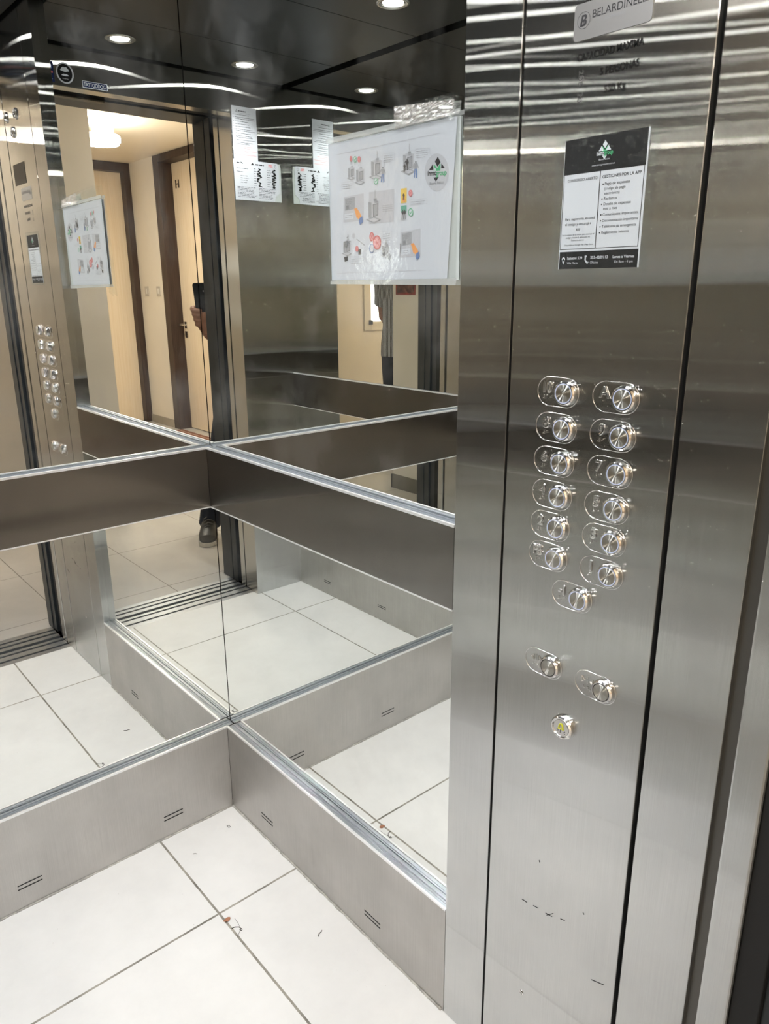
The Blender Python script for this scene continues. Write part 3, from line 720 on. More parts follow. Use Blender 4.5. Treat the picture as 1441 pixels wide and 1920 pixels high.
# round company mark
A.disc(1104, 722, 114, 178, 'lightgrey', 2, 48)
def q(x, y): return (1108 + x, 700 + y)
A.poly([q(6, -125), q(32, -72), q(0, -30), q(-22, -80)], 'black', 3); A.poly([q(-42, -55), q(-36, 0), q(-78, 2)], 'black', 3); A.poly([q(40, -62), q(72, -18), q(36, -14)], 'black', 3)
A.poly([q(-36, 72), q(14, 66), q(-12, 112)], 'black', 3); A.poly([q(-34, -50), q(-18, -40), q(0, -16), q(18, -44), q(32, -60), q(30, 8), q(-30, 14)], 'green', 3); A.poly([q(-26, -20), q(-14, -14), q(-12, 10), q(-26, 12)], 'white', 4)
A.mb.text('inmo', zfn(1018, 756, 5), (px_plane(*Z(1180, 742), 0, X1) - px_plane(*Z(1018, 756), 0, X1)), UP, 'black', width=0.0185, height=0.0070, bold=0.02)
A.mb.text('group', zfn(1096, 754, 5), (px_plane(*Z(1180, 742), 0, X1) - px_plane(*Z(1018, 756), 0, X1)), UP, 'green', width=0.0215, height=0.0070, bold=0.02)
A.mb.text('Bienes Raíces', zfn(1036, 845, 5), (0, -1, 0), UP, 'midgrey', width=0.0290)
# row 2
def handbox(X, Y):
    A.poly([(X, Y), (X + 190, Y - 40), (X + 188, Y + 220), (X - 4, Y + 240)], 'lightgrey', 1)
    A.poly([(X + 12, Y + 12), (X + 106, Y - 6), (X + 106, Y + 110), (X + 12, Y + 128)], 'greyink', 2); words(X + 22, Y + 30, X + 92, 3, -0.15, 16, 'midgrey')
    A.poly([(X + 24, Y + 80), (X + 50, Y + 76), (X + 50, Y + 112), (X + 24, Y + 118)], 'midgrey', 3)
    A.poly([(X + 8, Y + 160), (X + 92, Y + 146), (X + 92, Y + 200), (X + 8, Y + 212)], 'white', 2); words(X + 16, Y + 176, X + 84, 2, -0.12, 18, 'midgrey')
    A.poly([(X + 100, Y + 110), (X + 122, Y + 98), (X + 150, Y + 140), (X + 170, Y + 178), (X + 150, Y + 212), (X + 120, Y + 190), (X + 112, Y + 150)], 'orange', 4)
    A.poly([(X + 98, Y + 116), (X + 104, Y + 100), (X + 124, Y + 130), (X + 112, Y + 140)], 'orange', 5)
    A.poly([(X + 150, Y + 196), (X + 176, Y + 178), (X + 184, Y + 232), (X + 154, Y + 262), (X + 142, Y + 226)], 'blue', 5)
handbox(222, 960)
A.poly([(462, 912), (702, 880), (696, 1190), (460, 1215)], 'lightgrey', 1); cabin(520, 1060, 1.12); words(590, 1040, 690, 4, -0.1, 18)
A.poly([(764, 878), (820, 870), (818, 1010), (764, 1018)], 'yellow', 2); A.poly([(776, 1000), (786, 930), (800, 950), (806, 1008)], 'orange', 3); person_icon(790, 925, .45, ('ink', 'ink', 'ink'), 4)
cross(855, 920, 19, 32); boxed(848, 985, 1012, 1035, 2, -0.1)
A.poly([(762, 1040), (818, 1034), (818, 1096), (762, 1102)], 'teal', 2); person_icon(782, 1084, .62, ('ink', 'ink', 'midgrey'), 4); person_icon(800, 1082, .62, ('ink', 'ink', 'midgrey'), 4); tick(857, 1102, 24, 38)
A.poly([(762, 1102), (818, 1096), (818, 1172), (762, 1180)], 'lightgrey', 2)
# row 3
cabin(262, 1420, .75); A.poly([(225, 1380), (262, 1370), (262, 1425), (225, 1435)], 'midgrey', 8); A.line(250, 1345, 268, 1325, 7, 'greyink', 4); A.disc(316, 1325, 14, 26, 'lightgrey', 3)
A.poly([(345, 1352), (425, 1412), (418, 1416), (345, 1362)], 'greyink', 3); A.poly([(362, 1455), (388, 1450), (388, 1500), (362, 1504)], 'ink', 3); cross(348, 1448, 15, 28); boxed(280, 1525, 424, 1580, 3, -0.03)
A.poly([(226, 1525), (262, 1518), (260, 1560), (232, 1572)], 'ink', 3)
cross(488, 1334, 22, 44); cross(538, 1388, 38, 68); A.disc(488, 1444, 24, 44, 'blue', 4); A.disc(488, 1444, 19, 37, 'lightgrey', 5); boxed(584, 1290, 676, 1350, 4)
cabin(622, 1450, .65); A.poly([(612, 1380), (624, 1366), (652, 1440), (640, 1480)], 'greyink', 8); A.disc(655, 1520, 16, 30, 'greyink', 6); person_icon(604, 1450, .5, ('midgrey', 'midgrey', 'ink'), 8)
handbox(760, 1294); A.poly([(752, 1440), (756, 1400), (766, 1400), (762, 1520), (744, 1536)], 'lightgrey', 1)
A.mb.build('sheet_print', sg, fix=False)
XF = X1 - 0.0022
sl = MB()
sl.prism([(XF, -0.4735, 1.5880), (XF, -0.7820, 1.5850), (XF, -0.7805, 1.3525), (XF, -0.4770, 1.3560)], (-0.0001, 0, 0), 'film')
part_label(sl.build('clear_sleeve', sg), 'clear plastic sleeve')
part_label(MB().prism([(XF + .0002, -0.7820, 1.3620), (XF + .0002, -0.7805, 1.3525), (XF + .0002, -0.4770, 1.3560), (XF + .0002, -0.478, 1.3620)], (-0.0001, 0, 0), 'weld').build('sleeve_border', sg), 'milky lower border of the sleeve')
part_label(MB().prism([(XF + .0002, -0.4735, 1.5880), (XF + .0002, -0.7820, 1.5850), (XF + .0002, -0.7800, 1.5790), (XF + .0002, -0.474, 1.5800)], (-0.0001, 0, 0), 'weld').build('sleeve_border', sg), 'milky upper border of the sleeve')
t2 = MB(); t2.prism([(XF, -0.4860, 1.6150), (XF, -0.7690, 1.6060), (XF, -0.7720, 1.5800), (XF, -0.4740, 1.5840)], (-0.0001, 0, 0), 'tape')
t2.prism([(XF, -0.4690, 1.5850), (XF, -0.4830, 1.5850), (XF, -0.4860, 1.3400), (XF, -0.4560, 1.3300), (XF, -0.4600, 1.4200)], (-0.0001, 0, 0), 'tape')
t2.build('tape_strip', sg)
cr = MB(); nx_, nz_ = 26, 10
rr_ = random.Random(3)
gp = []
for j in range(nz_ + 1):
    row = []
    for i in range(nx_ + 1):
        f = i / nx_; gq = j / nz_
        y = -0.648 - 0.125 * f; z = 1.578 + gq * (0.030 - 0.010 * f) + (0.004 if i in (0,) else 0) * rr_.uniform(-1, 1)
        row.append((XF - 0.0006 - rr_.uniform(0, 0.0022), y, z))
    gp.append(row)
for j in range(nz_):
    for i in range(nx_): cr.face([gp[j][i], gp[j][i + 1], gp[j + 1][i + 1], gp[j + 1][i]], 'crinkle')
part_label(cr.build('crinkled_tape', sg, fix=False), 'crinkled silvery tape at the top')

# ================================================================== CAB FRONT: return panel, header, doors
fw = struct(MB().box(-WD - 0.03, -0.7905, -1.2410, -DP, 0, TOP, 'steel').build('wall_front', bevel=0.001))
part_label(MB().box(-0.7905, -0.7895, -1.2405, -1.179, 0, TOP, 'side').build('return_edge', fw), 'plain steel edge facing the doorway')
hd = struct(MB().box(-0.7895, -0.0005, -1.200, -DP, 2.0, TOP, 'steel').build('trim_4'))
MB().box(-0.7895, -0.0005, -1.235, -DP + 0.0008, 1.9955, 2.0000, 'side').build('lower_edge', hd)
MB().box(-0.7895, -0.0005, -1.345, -1.235, 2.012, 2.10, 'gap').build('door_track', hd)
MB().box(-0.400, -0.0005, -1.262, -1.245, 2.004, 2.018, 'side').box(-0.350, -0.0005, -1.330, -1.300, 1.992, 2.012, 'band').build('door_hanger', hd)
def leaf(name, x1, y0, y1, mat, z1=2.0):
    return MB().box(-1.24, x1, y0, y1, 0.004, z1, mat).build(name, bevel=0.002)
cdn = MB().box(-1.24, -0.7960, -1.2850, -1.2490, 0.004, 2.01, 'side').build('door_1', bevel=0.0015); struct(cdn)
MB().box(-1.24, -0.7960, -1.3300, -1.2940, 0.004, 2.01, 'side').build('door_leaf', cdn, bevel=0.0015)
ld = MB().box(-1.24, -0.7965, -1.4050, -1.3620, 0.004, 2.02, 'frame').build('door_2', bevel=0.002); struct(ld)
MB().box(-1.24, -0.7965, -1.4420, -1.4110, 0.004, 2.02, 'frame').build('door_leaf', ld, bevel=0.002)
lf = MB().box(-1.0, -0.8035, -1.5150, -1.4480, 0, 2.10, 'frame')
lf.box(0.0, 0.06, -1.480, -1.425, 0, 2.10, 'frame'); lf.box(0.004, 0.06, -1.425, -1.385, 0, 2.10, 'frame'); lf.box(0.014, 0.06, -1.385, -1.340, 0, 2.10, 'frame'); lf.box(0.006, 0.06, -1.340, -1.306, 0, 2.12, 'gap')
lf.box(-0.8035, 0.0, -1.515, -1.36, 2.008, 2.10, 'frame')
struct(lf.build('trim_5', bevel=0.0015))
sl = MB()
for y0, y1 in ((-1.215, -1.243), (-1.256, -1.290), (-1.303, -1.322), (-1.345, -1.372), (-1.386, -1.408), (-1.420, -1.4500)): sl.box(-0.80, 0.0, y0, y1, -0.02, 0.0, 'alu')
sl.box(-0.80, 0.0, -1.450, -1.215, -0.03, -0.014, 'gap')
struct(sl.build('trim_6'))
# header stickers
def hm(x, z): return (x, -DP + 0.0004, z)
RX = Vector((-1, 0, 0))
st = thing('round_sticker', (-0.1745, -DP, 2.036), 'round dark sticker with a pale moustache drawing on the steel header over the doorway', 'sticker')
pts = [(-0.1745 + 0.0285 * math.cos(2 * PI * k / 40), -DP + 0.0001, 2.0360 + 0.0315 * math.sin(2 * PI * k / 40)) for k in range(40)]
MB().prism(pts, (0, 0.0004, 0), 'lightgrey').build('disc', st)
a = MB(); yq = -DP + 0.0007
a.face([(-0.1745 + 0.0240 * math.cos(2 * PI * k / 40), yq, 2.0360 + 0.0268 * math.sin(2 * PI * k / 40)) for k in range(40)], 'black')
yq += 0.0002
def stache(cx, cz, w, h):
    up = [(t, 1 - abs(t) ** 2.2 - 0.25 * math.exp(-(t * 6) ** 2)) for t in [x / 8 for x in range(-8, 9)]]
    lo = [(t, -0.35 * (1 - abs(t) ** 1.5) + (-0.5 if abs(t) > .75 else 0) * (abs(t) - .75)) for t in [x / 8 for x in range(8, -9, -1)]]
    a.face([(cx - t * w, yq, cz + v * h) for t, v in up + lo[1:-1]], 'white')
stache(-0.1745, 2.0435, 0.0145, 0.0115); stache(-0.1745, 2.0285, 0.0125, 0.0050)
a.text('BARBERIA', (-0.1650, yq, 2.0175), RX, UP, 'lightgrey', width=0.019, height=0.003)
a.build('sticker_print', st, fix=False)
st = thing('name_sticker', (-0.270, -DP, 2.013), 'small dark blue sticker reading TATTOODOG on the steel header over the doorway', 'sticker')
MB().prism([hm(-0.2290, 2.0228), hm(-0.3145, 2.0228), hm(-0.3145, 2.0020), hm(-0.2290, 2.0020)], (0, 0.0003, 0), 'white').build('sticker_backing', st)
a = MB(); a.face([(-0.2308, yq, 2.0212), (-0.3127, yq, 2.0212), (-0.3127, yq, 2.0038), (-0.2308, yq, 2.0038)], 'navy')
a.text('TATTOODOG.', (-0.2335, yq + 0.0003, 2.0068), RX, UP, 'white', width=0.0760, height=0.0112, bold=0.01); a.build('sticker_print', st, fix=False)
st = thing('blue_sticker', (-0.118, -DP, 2.035), 'blue and red printed sticker at the right-hand end of the steel header over the doorway', 'sticker')
MB().prism([hm(-0.080, 2.064), hm(-0.1385, 2.064), hm(-0.1385, 2.004), hm(-0.080, 2.004)], (0, 0.0003, 0), 'navy').build('sticker_backing', st)
a = MB(); a.face([(-0.084, yq, 2.036), (-0.1350, yq, 2.036), (-0.1350, yq, 2.030), (-0.084, yq, 2.030)], 'red')
for zz in (2.052, 2.046, 2.014): a.face([(-0.088, yq, zz), (-0.1330, yq, zz), (-0.1330, yq, zz - 0.0025), (-0.088, yq, zz - 0.0025)], 'blue')
a.build('sticker_print', st, fix=False)

# ---- papers on the front return panel
def greek(A, u0, u1, v, n, dv, mat='ink', th=0.010, seed=1, ragged=0.3):
    r = random.Random(seed)
    for k in range(n):
        u = u0; e = u1 - (r.uniform(0, ragged) * (u1 - u0))
        while u < e:
            w_ = min(r.uniform(.02, .09), e - u); A.line(u, v + k * dv, u + w_, v + k * dv, th, mat, 2); u += w_ + .014
p1 = thing('rules_sheet', (-0.848, -DP, 1.93), 'tall white sheet of small typed rules, taped at the top of the front steel panel', 'notice')
pw, ph = 0.1090, 0.1960
MB().prism([(-0.7940, -DP + 0.0022, 2.0240), (-0.7940 - pw, -DP + 0.0022, 2.0240), (-0.7940 - pw, -DP + 0.0022, 2.0240 - ph), (-0.7940, -DP + 0.0022, 2.0240 - ph)], (0, 0.0003, 0), 'white').build('paper', p1)
A = Art(lambda u, v, l=0: Vector((-0.7940 - pw * u, -DP + 0.0026 + 0.0001 * l, 2.0240 - ph * v)), RX, pw)
A.poly([(.16, .105), (.20, .055), (.24, .105)], 'ink', 2); A.poly([(.18, .098), (.20, .072), (.22, .098)], 'white', 3)
greek(A, .26, .60, .085, 1, .03, th=.022, seed=3); greek(A, .30, .80, .120, 1, .03, 'greyink', .006, 4)
vv = .15
for k in range(13):
    mt = 'ink' if k < 10 else 'pink'; ln_ = 2 if k in (1, 5, 7, 9, 10, 11) else 1
    A.disc(.06, vv, .022, .012, 'greyink' if k < 10 else 'pink', 2, 8); greek(A, .12, .96, vv, ln_, .028, mt, .009, 20 + k, .35); vv += .046 + .028 * (ln_ - 1)
A.mb.build('sheet_print', p1, fix=False)
p2 = thing('contact_sheet', (-0.90, -DP, 1.69), 'wide curled white form with black scribbled columns, taped below the tall rules sheet', 'notice')
pw, ph = 0.2050, 0.1460
o_ = -DP + 0.0010
MB().prism([(-0.792, o_, 1.8350), (-1.004, o_, 1.8330), (-1.009, o_, 1.8180), (-1.008, o_, 1.6900), (-0.900, o_, 1.6880)], (0, 0.0004, 0), 'white2').build('backing_paper', p2)
MB().prism([(-0.7895, o_ + .001, 1.8365), (-0.9930, o_ + .001, 1.8350), (-0.9990, o_ + .001, 1.8200), (-1.0000, o_ + .001, 1.7250), (-0.9800, o_ + .001, 1.7100), (-0.9760, o_ + .001, 1.6900), (-0.7920, o_ + .001, 1.6880)], (0, 0.0003, 0), 'white').build('paper', p2)
A = Art(lambda u, v, l=0: Vector((-0.7900 - pw * u, o_ + 0.0014 + 0.0001 * l, 1.8360 - ph * v)), RX, pw)
A.rect(.07, .07, .13, .10, 'ink', 2); A.line(.16, .06, .20, .10, .02, 'ink', 2); A.poly([(.38, .11), (.42, .05), (.46, .11)], 'ink', 2); greek(A, .48, .72, .09, 1, .03, th=.03, seed=5)
greek(A, .78, .88, .07, 2, .035, 'pink', .03, 6, .1); A.disc(.94, .09, .025, .045, 'greyink', 2); A.disc(.94, .09, .015, .03, 'white', 3)
greek(A, .06, .34, .22, 1, .03, seed=7); greek(A, .06, .22, .30, 1, .03, seed=8); greek(A, .14, .32, .40, 4, .055, 'greyink', .02, 9)
rs = random.Random(11)
for cu_ in (.56, .90):
    pp = (cu_, .17)
    for k in range(38):
        q2 = (cu_ + rs.uniform(-.055, .055), .17 + .48 * (k + 1) / 38); A.line(*pp, *q2, .024, 'black', 4); pp = q2
for k in range(8): greek(A, .44, .50, .2 + .06 * k, 1, .03, 'ink', .010, 30 + k); greek(A, .74, .84, .2 + .06 * k, 1, .03, 'ink', .010, 50 + k)
greek(A, .06, .50, .68, 8, .036, 'ink', .010, 12, .2); greek(A, .54, .96, .68, 4, .036, 'ink', .010, 13, .15); greek(A, .54, .86, .83, 4, .036, 'ink', .010, 14, .1)
A.mb.build('form_print', p2, fix=False)

# ================================================================== SPOTLIGHTS
for (x, y, lab) in ((-0.2974, -0.9975, 'recessed round spotlight over the doorway end, nearest the button column'), (-0.7548, -0.9975, 'recessed round spotlight over the doorway end, on the left-wall side'),
                    (-0.7590, -0.1990, 'recessed round spotlight at the rear of the cab ceiling, on the left-wall side'), (-0.2974, -0.1990, 'recessed round spotlight in the rear right corner of the cab ceiling')):
    sp = thing('recessed_spotlight', (x, y, ZT), lab, 'ceiling light', 'spotlights in the black cab ceiling')
    MB().lathe((x, y, ZT), (0, 0, -1), [(0.0480, 0), (0.0480, 0.0025), (0.0440, 0.0045), (0.0370, 0.0045), (0.0350, 0.0010), (0.0350, 0)], 'chrome2', 40, False).build('trim_ring', sp, smooth=True)
    MB().lathe((x, y, ZT - 0.0004), (0, 0, -1), [(0.0300, 0), (0.0290, 0.0008), (0.0001, 0.0010)], 'lens', 32).build('lens', sp)
    ld_ = bpy.data.lights.new('spot_beam', 'SPOT'); ld_.energy = SPOT_BEAM; ld_.color = (1.0, 0.99, 0.985); ld_.spot_size = math.radians(125); ld_.spot_blend = 0.75; ld_.shadow_soft_size = 0.03
    lo_ = bpy.data.objects.new('spot_beam', ld_); COL.objects.link(lo_); lo_.parent = sp; lo_.location = (0, 0, -0.006)
    MB().lathe((x, y, ZT - 0.0002), (0, 0, -1), [(0.0355, 0), (0.0300, 0.0006)], 'chrome', 32, False).build('reflector', sp)

# ================================================================== LOBBY AND CORRIDOR
HZ = 2.52
struct(MB().box(-2.7, 3.2, -6.3, -1.450, -0.02, -0.0005, 'hallfloor').box(-0.80, 0.0, -1.4505, -1.4495, -0.02, 0, 'hallfloor').build('floor_corridor'))
struct(MB().box(-2.75, 3.2, -6.3, -1.515, HZ, HZ + 0.03, 'hallceil').build('ceiling_corridor'))
fwl = MB(); fwl.box(-2.6, -0.8300, -1.545, -1.5155, 0, HZ, 'cream'); fwl.box(0.0605, 0.46, -1.5, -1.44, 0, HZ, 'cream'); fwl.box(-0.8300, 0.0605, -1.545, -1.5155, 2.10, HZ, 'cream'); fwl.box(0.0, 0.0605, -1.545, -1.481, 2.1, HZ, 'cream')
struct(fwl.build('wall_lobby_front'))
gw = struct(MB().box(0.46, 0.60, -2.206, -1.44, 0, HZ, 'taupe').build('wall_lobby_side'))
MB().box(0.448, 0.46, -2.218, -1.5, 0, 0.098, 'skirtdark').box(0.448, 0.61, -2.218, -2.206, 0, 0.098, 'skirtdark').build('skirting', gw)
struct(MB().box(0.60, 3.2, -2.206, -2.10, 0, HZ, 'cream').build('wall_wing_near'))
struct(MB().box(3.1, 3.2, -3.7, -2.2, 0, HZ, 'cream').build('wall_wing_end'))
pr = struct(MB().box(-0.945, 0.40, -6.0, -3.0, 0, HZ, 'taupe').build('wall_pier'))
MB().box(-0.957, 0.40, -3.0, -2.99, 0, 0.09, 'skirtdark').build('skirting', pr)
# window wall with opening
wx0, wx1, wz0, wz1 = 1.352, 2.10, 0.990, 1.75
ww = MB(); ww.box(0.40, wx0, -3.7, -3.6, 0, HZ, 'cream'); ww.box(wx1, 3.2, -3.7, -3.6, 0, HZ, 'cream'); ww.box(wx0, wx1, -3.7, -3.6, 0, wz0, 'cream'); ww.box(wx0, wx1, -3.7, -3.6, wz1, HZ, 'cream')
struct(ww.build('wall_window'))
wn = MB(); f1 = 0.075
for (a0, a1, c0, c1) in ((wx0, wx0 + f1, wz0, wz1), (wx1 - f1, wx1, wz0, wz1), (wx0 + f1, wx1 - f1, wz0, wz0 + f1), (wx0 + f1, wx1 - f1, wz1 - f1, wz1)): wn.box(a0, a1, -3.66, -3.590, c0, c1, 'pvc')
wo = struct(wn.build('window_1', bevel=0.002))
part_label(MB().box(wx0 + f1, wx1 - f1, -3.64, -3.635, wz0 + f1, wz1 - f1, 'daylight').build('pane', wo), 'bright daylit pane')
part_label(MB().box(wx0 + 0.050, wx0 + 0.090, -3.59, -3.584, 1.042, 1.078, 'frame').build('window_latch', wo), 'black latch')
# far end wall with first apartment door
ew = MB(); ew.box(-2.6, -2.485, -6.1, -6.0, 0, HZ, 'cream'); ew.box(-1.42, -0.94, -6.1, -6.0, 0, HZ, 'cream')
struct(ew.build('wall_corridor_end'))
d3 = struct(MB().box(-2.41, -1.50, -6.12, -6.08, 0.005, 2.44, 'maple').build('door_3', bevel=0.003))
MB().box(-2.485, -2.40, -6.12, -5.985, 0, HZ - 0.002, 'wenge').box(-1.50, -1.42, -6.12, -5.985, 0, HZ - 0.002, 'wenge').box(-2.41, -1.50, -6.12, -5.985, 2.44, HZ - 0.002, 'wenge').build('door_frame', d3, bevel=0.003)
hw = MB(); hw.box(-2.7, -2.46, -6.1, -5.445, 0, HZ, 'cream'); hw.box(-2.7, -2.46, -4.36, -1.515, 0, HZ, 'cream')
hw = struct(hw.build('wall_corridor_left'))
MB().box(-2.46, -2.450, -6.0, -5.45, 0, 0.08, 'skirt').box(-2.46, -2.450, -4.35, -1.55, 0, 0.08, 'skirt').build('skirting', hw)
d4 = struct(MB().box(-2.62, -2.58, -5.34, -4.44, 0.005, 2.455, 'maple').build('door_4', bevel=0.003))
MB().box(-2.62, -2.448, -5.445, -5.335, 0, HZ - 0.002, 'wenge').box(-2.62, -2.448, -4.44, -4.36, 0, HZ - 0.002, 'wenge').box(-2.62, -2.448, -5.335, -4.44, 2.455, HZ - 0.002, 'wenge').build('door_frame', d4, bevel=0.004)
lt = MB(); lt.text('H', (-2.5798, -5.268, 2.238), (0, 1, 0), UP, 'wenge', height=0.072, width=0.066, ext=0.006); part_label(lt.build('door_letter', d4), 'brown letter H')
dh = MB(); dh.box(-2.58, -2.574, -5.308, -5.262, 0.985, 1.045, 'chrome2'); dh.box(-2.58, -2.574, -5.308, -5.262, 0.895, 0.955, 'chrome2')
dh.tube([(-2.576, -5.285, 1.015), (-2.515, -5.285, 1.018), (-2.505, -5.275, 1.018), (-2.503, -5.17, 1.018)], [0.011, 0.010, 0.010, 0.008], 'chrome2', 10)
dh.lathe((-2.574, -5.285, 0.925), (1, 0, 0), [(0.009, 0), (0.009, 0.006)], 'gap', 12)
part_label(dh.build('door_handle', d4), 'metal lever handle with lock plate')
for yy, lab in ((-5.83, 'grey wall switch nearer the corridor corner'), (-5.56, 'grey wall switch nearer the door marked H')):
    sw = thing('light_switch', (-2.46, yy, 1.335), lab, 'switch', 'light switches beside the corridor door')
    MB().box(-2.46, -2.452, yy - 0.042, yy + 0.042, 1.285, 1.375, 'switch').build('switch_plate', sw, bevel=0.002)
    MB().box(-2.452, -2.448, yy - 0.012, yy + 0.012, 1.305, 1.355, 'lampbase').build('rocker', sw, bevel=0.001)
dm = thing('doormat', (-2.20, -4.9, 0), 'reddish brown striped doormat in front of the door marked H', 'doormat')
MB().box(-2.445, -2.05, -5.27, -4.50, 0, 0.012, 'mat').build('mat_body', dm, bevel=0.003)
MB().box(-2.40, -2.39, -5.24, -4.53, 0.012, 0.0125, 'matline').box(-2.36, -2.35, -5.24, -4.53, 0.012, 0.0125, 'matline').box(-2.12, -2.11, -5.24, -4.53, 0.012, 0.0125, 'matline').build('stripe', dm)
for (LX, LY, lab) in ((-1.49, -4.20, 'round glowing white lamp on the corridor ceiling beyond the lobby'), (0.10, -2.30, 'added unseen round lamp brightening the lobby outside the elevator'), (-2.10, -2.45, 'added unseen round lamp brightening the corridor nearest the elevator'), (2.45, -2.85, 'added unseen round lamp brightening the window wing')):  # first lamp is real, the other three are unseen and added for brightness
    ls = 2.0 if LX < -2 else 1.0
    lp = thing('ceiling_lamp', (LX, LY, HZ), lab, 'ceiling light')
    MB().lathe((LX - 0.02, LY, HZ), (0, 0, -1), [(0.075, 0), (0.075, 0.11)], 'lampbase', 32).build('lamp_base', lp, smooth=False)
    MB().lathe((LX, LY, HZ - 0.105), (0, 0, -1), [(0.125 * ls, 0), (0.135 * ls, 0.010), (0.135 * ls, 0.042), (0.122 * ls, 0.056), (0.001, 0.060)], 'lampglow' if LY < -4 else ('fillglow_wing' if LX > 1 else ('fillglow_near' if LX < -1 else 'fillglow_lobby')), 40).build('lamp_diffuser', lp, smooth=True)
    if LX < -1:  # downward light of the corridor lamp and of the added one near the elevator
        la_ = bpy.data.lights.new('lamp_light', 'AREA'); la_.shape = 'DISK'; la_.size = 0.24 * ls; la_.energy = 30.0 if ls == 1.0 else 22.0; la_.color = (1.0, 0.92, 0.80)
        lo_ = bpy.data.objects.new('lamp_light', la_); COL.objects.link(lo_); lo_.parent = lp; lo_.location = (0, 0, -0.168)
ps = thing('red_sign', (0.46, -2.08, 1.34), 'dark red safety sign on the lobby side wall by the landing door', 'sign')
MB().box(0.4575, 0.46, -2.178, -1.99, 1.306, 1.60, 'posterred').build('sign_board', ps)
MB().box(0.4565, 0.4575, -2.165, -2.003, 1.320, 1.59, 'signpic').build('sign_picture', ps)

# ================================================================== PEOPLE
def lerp(a, b, f): return Vector(a) * (1 - f) + Vector(b) * f
def hand_mesh(mb, wrist, palm_dir, up_dir, fingers, mat='skin', s=1.0, side=1):
    """palm block plus four fingers and a thumb; fingers: list of paths"""
    wrist = Vector(wrist); d = Vector(palm_dir).normalized(); u = Vector(up_dir).normalized(); n = d.cross(u).normalized()
    mb.loft([(wrist, u * 0.024, n * 0.018), (wrist + d * 0.025, u * 0.032, n * 0.018), (wrist + d * 0.06, u * 0.041, n * 0.017), (wrist + d * 0.09, u * 0.040, n * 0.014)], mat, 16)
    for path, r in fingers: mb.tube(path, r, mat, 10)
def build_person(name, label, loc, rotz, J, shirt_mat, trouser_mat, hands, sleeve=0.5, hair=True, shirt_hem=0.83):
    """J: joint positions in the person's own frame (facing +y); loc/rotz place the figure"""
    root = thing(name, loc, label, 'person')
    R = Matrix.Translation(Vector(loc)) @ Matrix.Rotation(rotz, 4, 'Z')
    X_ = Vector((1, 0, 0)); Y_ = Vector((0, 1, 0))
    b = MB(); m = 'skin'
    hc, ch, nk, hd_ = Vector(J['hip']), Vector(J['chest']), Vector(J['neck']), Vector(J['head'])
    b.loft([(hc + Vector((0, 0, -0.10)), X_ * 0.150, Y_ * 0.100), (hc, X_ * 0.170, Y_ * 0.115), (lerp(hc, ch, .4), X_ * 0.140, Y_ * 0.100), (lerp(hc, ch, .75), X_ * 0.155, Y_ * 0.110), (ch, X_ * 0.165, Y_ * 0.115), (ch + Vector((0, 0, .10)), X_ * 0.145, Y_ * 0.085), (nk, X_ * 0.060, Y_ * 0.060)], m, 24)
    b.tube([nk - Vector((0, 0, .03)), lerp(nk, hd_, .6)], [0.062, 0.055], m, 16)
    b.ball(hd_ + Vector((0, 0, 0.03)), (0.076, 0.096, 0.100), m, 24, 16); b.ball(hd_ + Vector((0, 0.022, -0.045)), (0.056, 0.070, 0.066), m, 20, 12)
    b.ball(hd_ + Vector((0, 0.075, -0.085)), (0.024, 0.018, 0.018), m, 12, 8)
    b.loft([(hd_ + Vector((0, 0.088, 0.025)), X_ * 0.008, Y_ * 0.010), (hd_ + Vector((0, 0.098, 0.0)), X_ * 0.011, Y_ * 0.012), (hd_ + Vector((0, 0.104, -0.020)), X_ * 0.017, Y_ * 0.014), (hd_ + Vector((0, 0.094, -0.030)), X_ * 0.014, Y_ * 0.010)], m, 12)
    for sx in (-1, 1):
        b.ball(hd_ + Vector((sx * 0.078, -0.002, 0.0)), (0.010, 0.020, 0.032), m, 12, 8)
        b.ball(hd_ + Vector((sx * 0.034, 0.078, 0.034)), (0.022, 0.012, 0.008), m, 10, 6)
        b.ball(hd_ + Vector((sx * 0.040, 0.062, -0.02)), (0.024, 0.022, 0.026), m, 10, 6)
    b.ball(hd_ + Vector((0, 0.086, -0.052)), (0.024, 0.010, 0.006), m, 12, 6); b.ball(hd_ + Vector((0, 0.085, -0.062)), (0.021, 0.010, 0.006), m, 12, 6)
    for sd in ('L', 'R'):
        sh_, el, wr = J['sh' + sd], J['el' + sd], J['wr' + sd]
        b.tube([ch + Vector((0, 0, .07)), sh_], [0.065, 0.056], m, 14)
        b.tube([sh_, lerp(sh_, el, .35), lerp(sh_, el, .8), el, lerp(el, wr, .25), lerp(el, wr, .7), wr], [0.055, 0.050, 0.042, 0.040, 0.042, 0.032, 0.025], m, 16)
        b.ball(sh_, 0.056, m); hands[sd](b)
        hp, kn, an = J['hp' + sd], J['kn' + sd], J['an' + sd]
        b.tube([hp, lerp(hp, kn, .4), kn, lerp(kn, an, .3), lerp(kn, an, .8), an], [0.088, 0.078, 0.055, 0.056, 0.040, 0.038], m, 18)
        toe = Vector(J['to' + sd]); b.tube([Vector(an) - Vector((0, 0, 0.02)), lerp(an, toe, .45) - Vector((0, 0, 0.022)), toe + Vector((0, 0, .002))], [0.034, 0.024, 0.016], m, 14)
    b.xform(R); b.build('body', root, remesh=0.005, smoothit=3)
    # eyes and hair
    for sx in (-1, 1): e = MB(); e.ball(hd_ + Vector((sx * 0.031, 0.078, 0.012)), (0.013, 0.011, 0.009), 'eye', 14, 10); e.ball(hd_ + Vector((sx * 0.031, 0.0865, 0.012)), (0.0055, 0.004, 0.0055), 'iris', 10, 8); e.xform(R); e.build('eye', root, smooth=True)
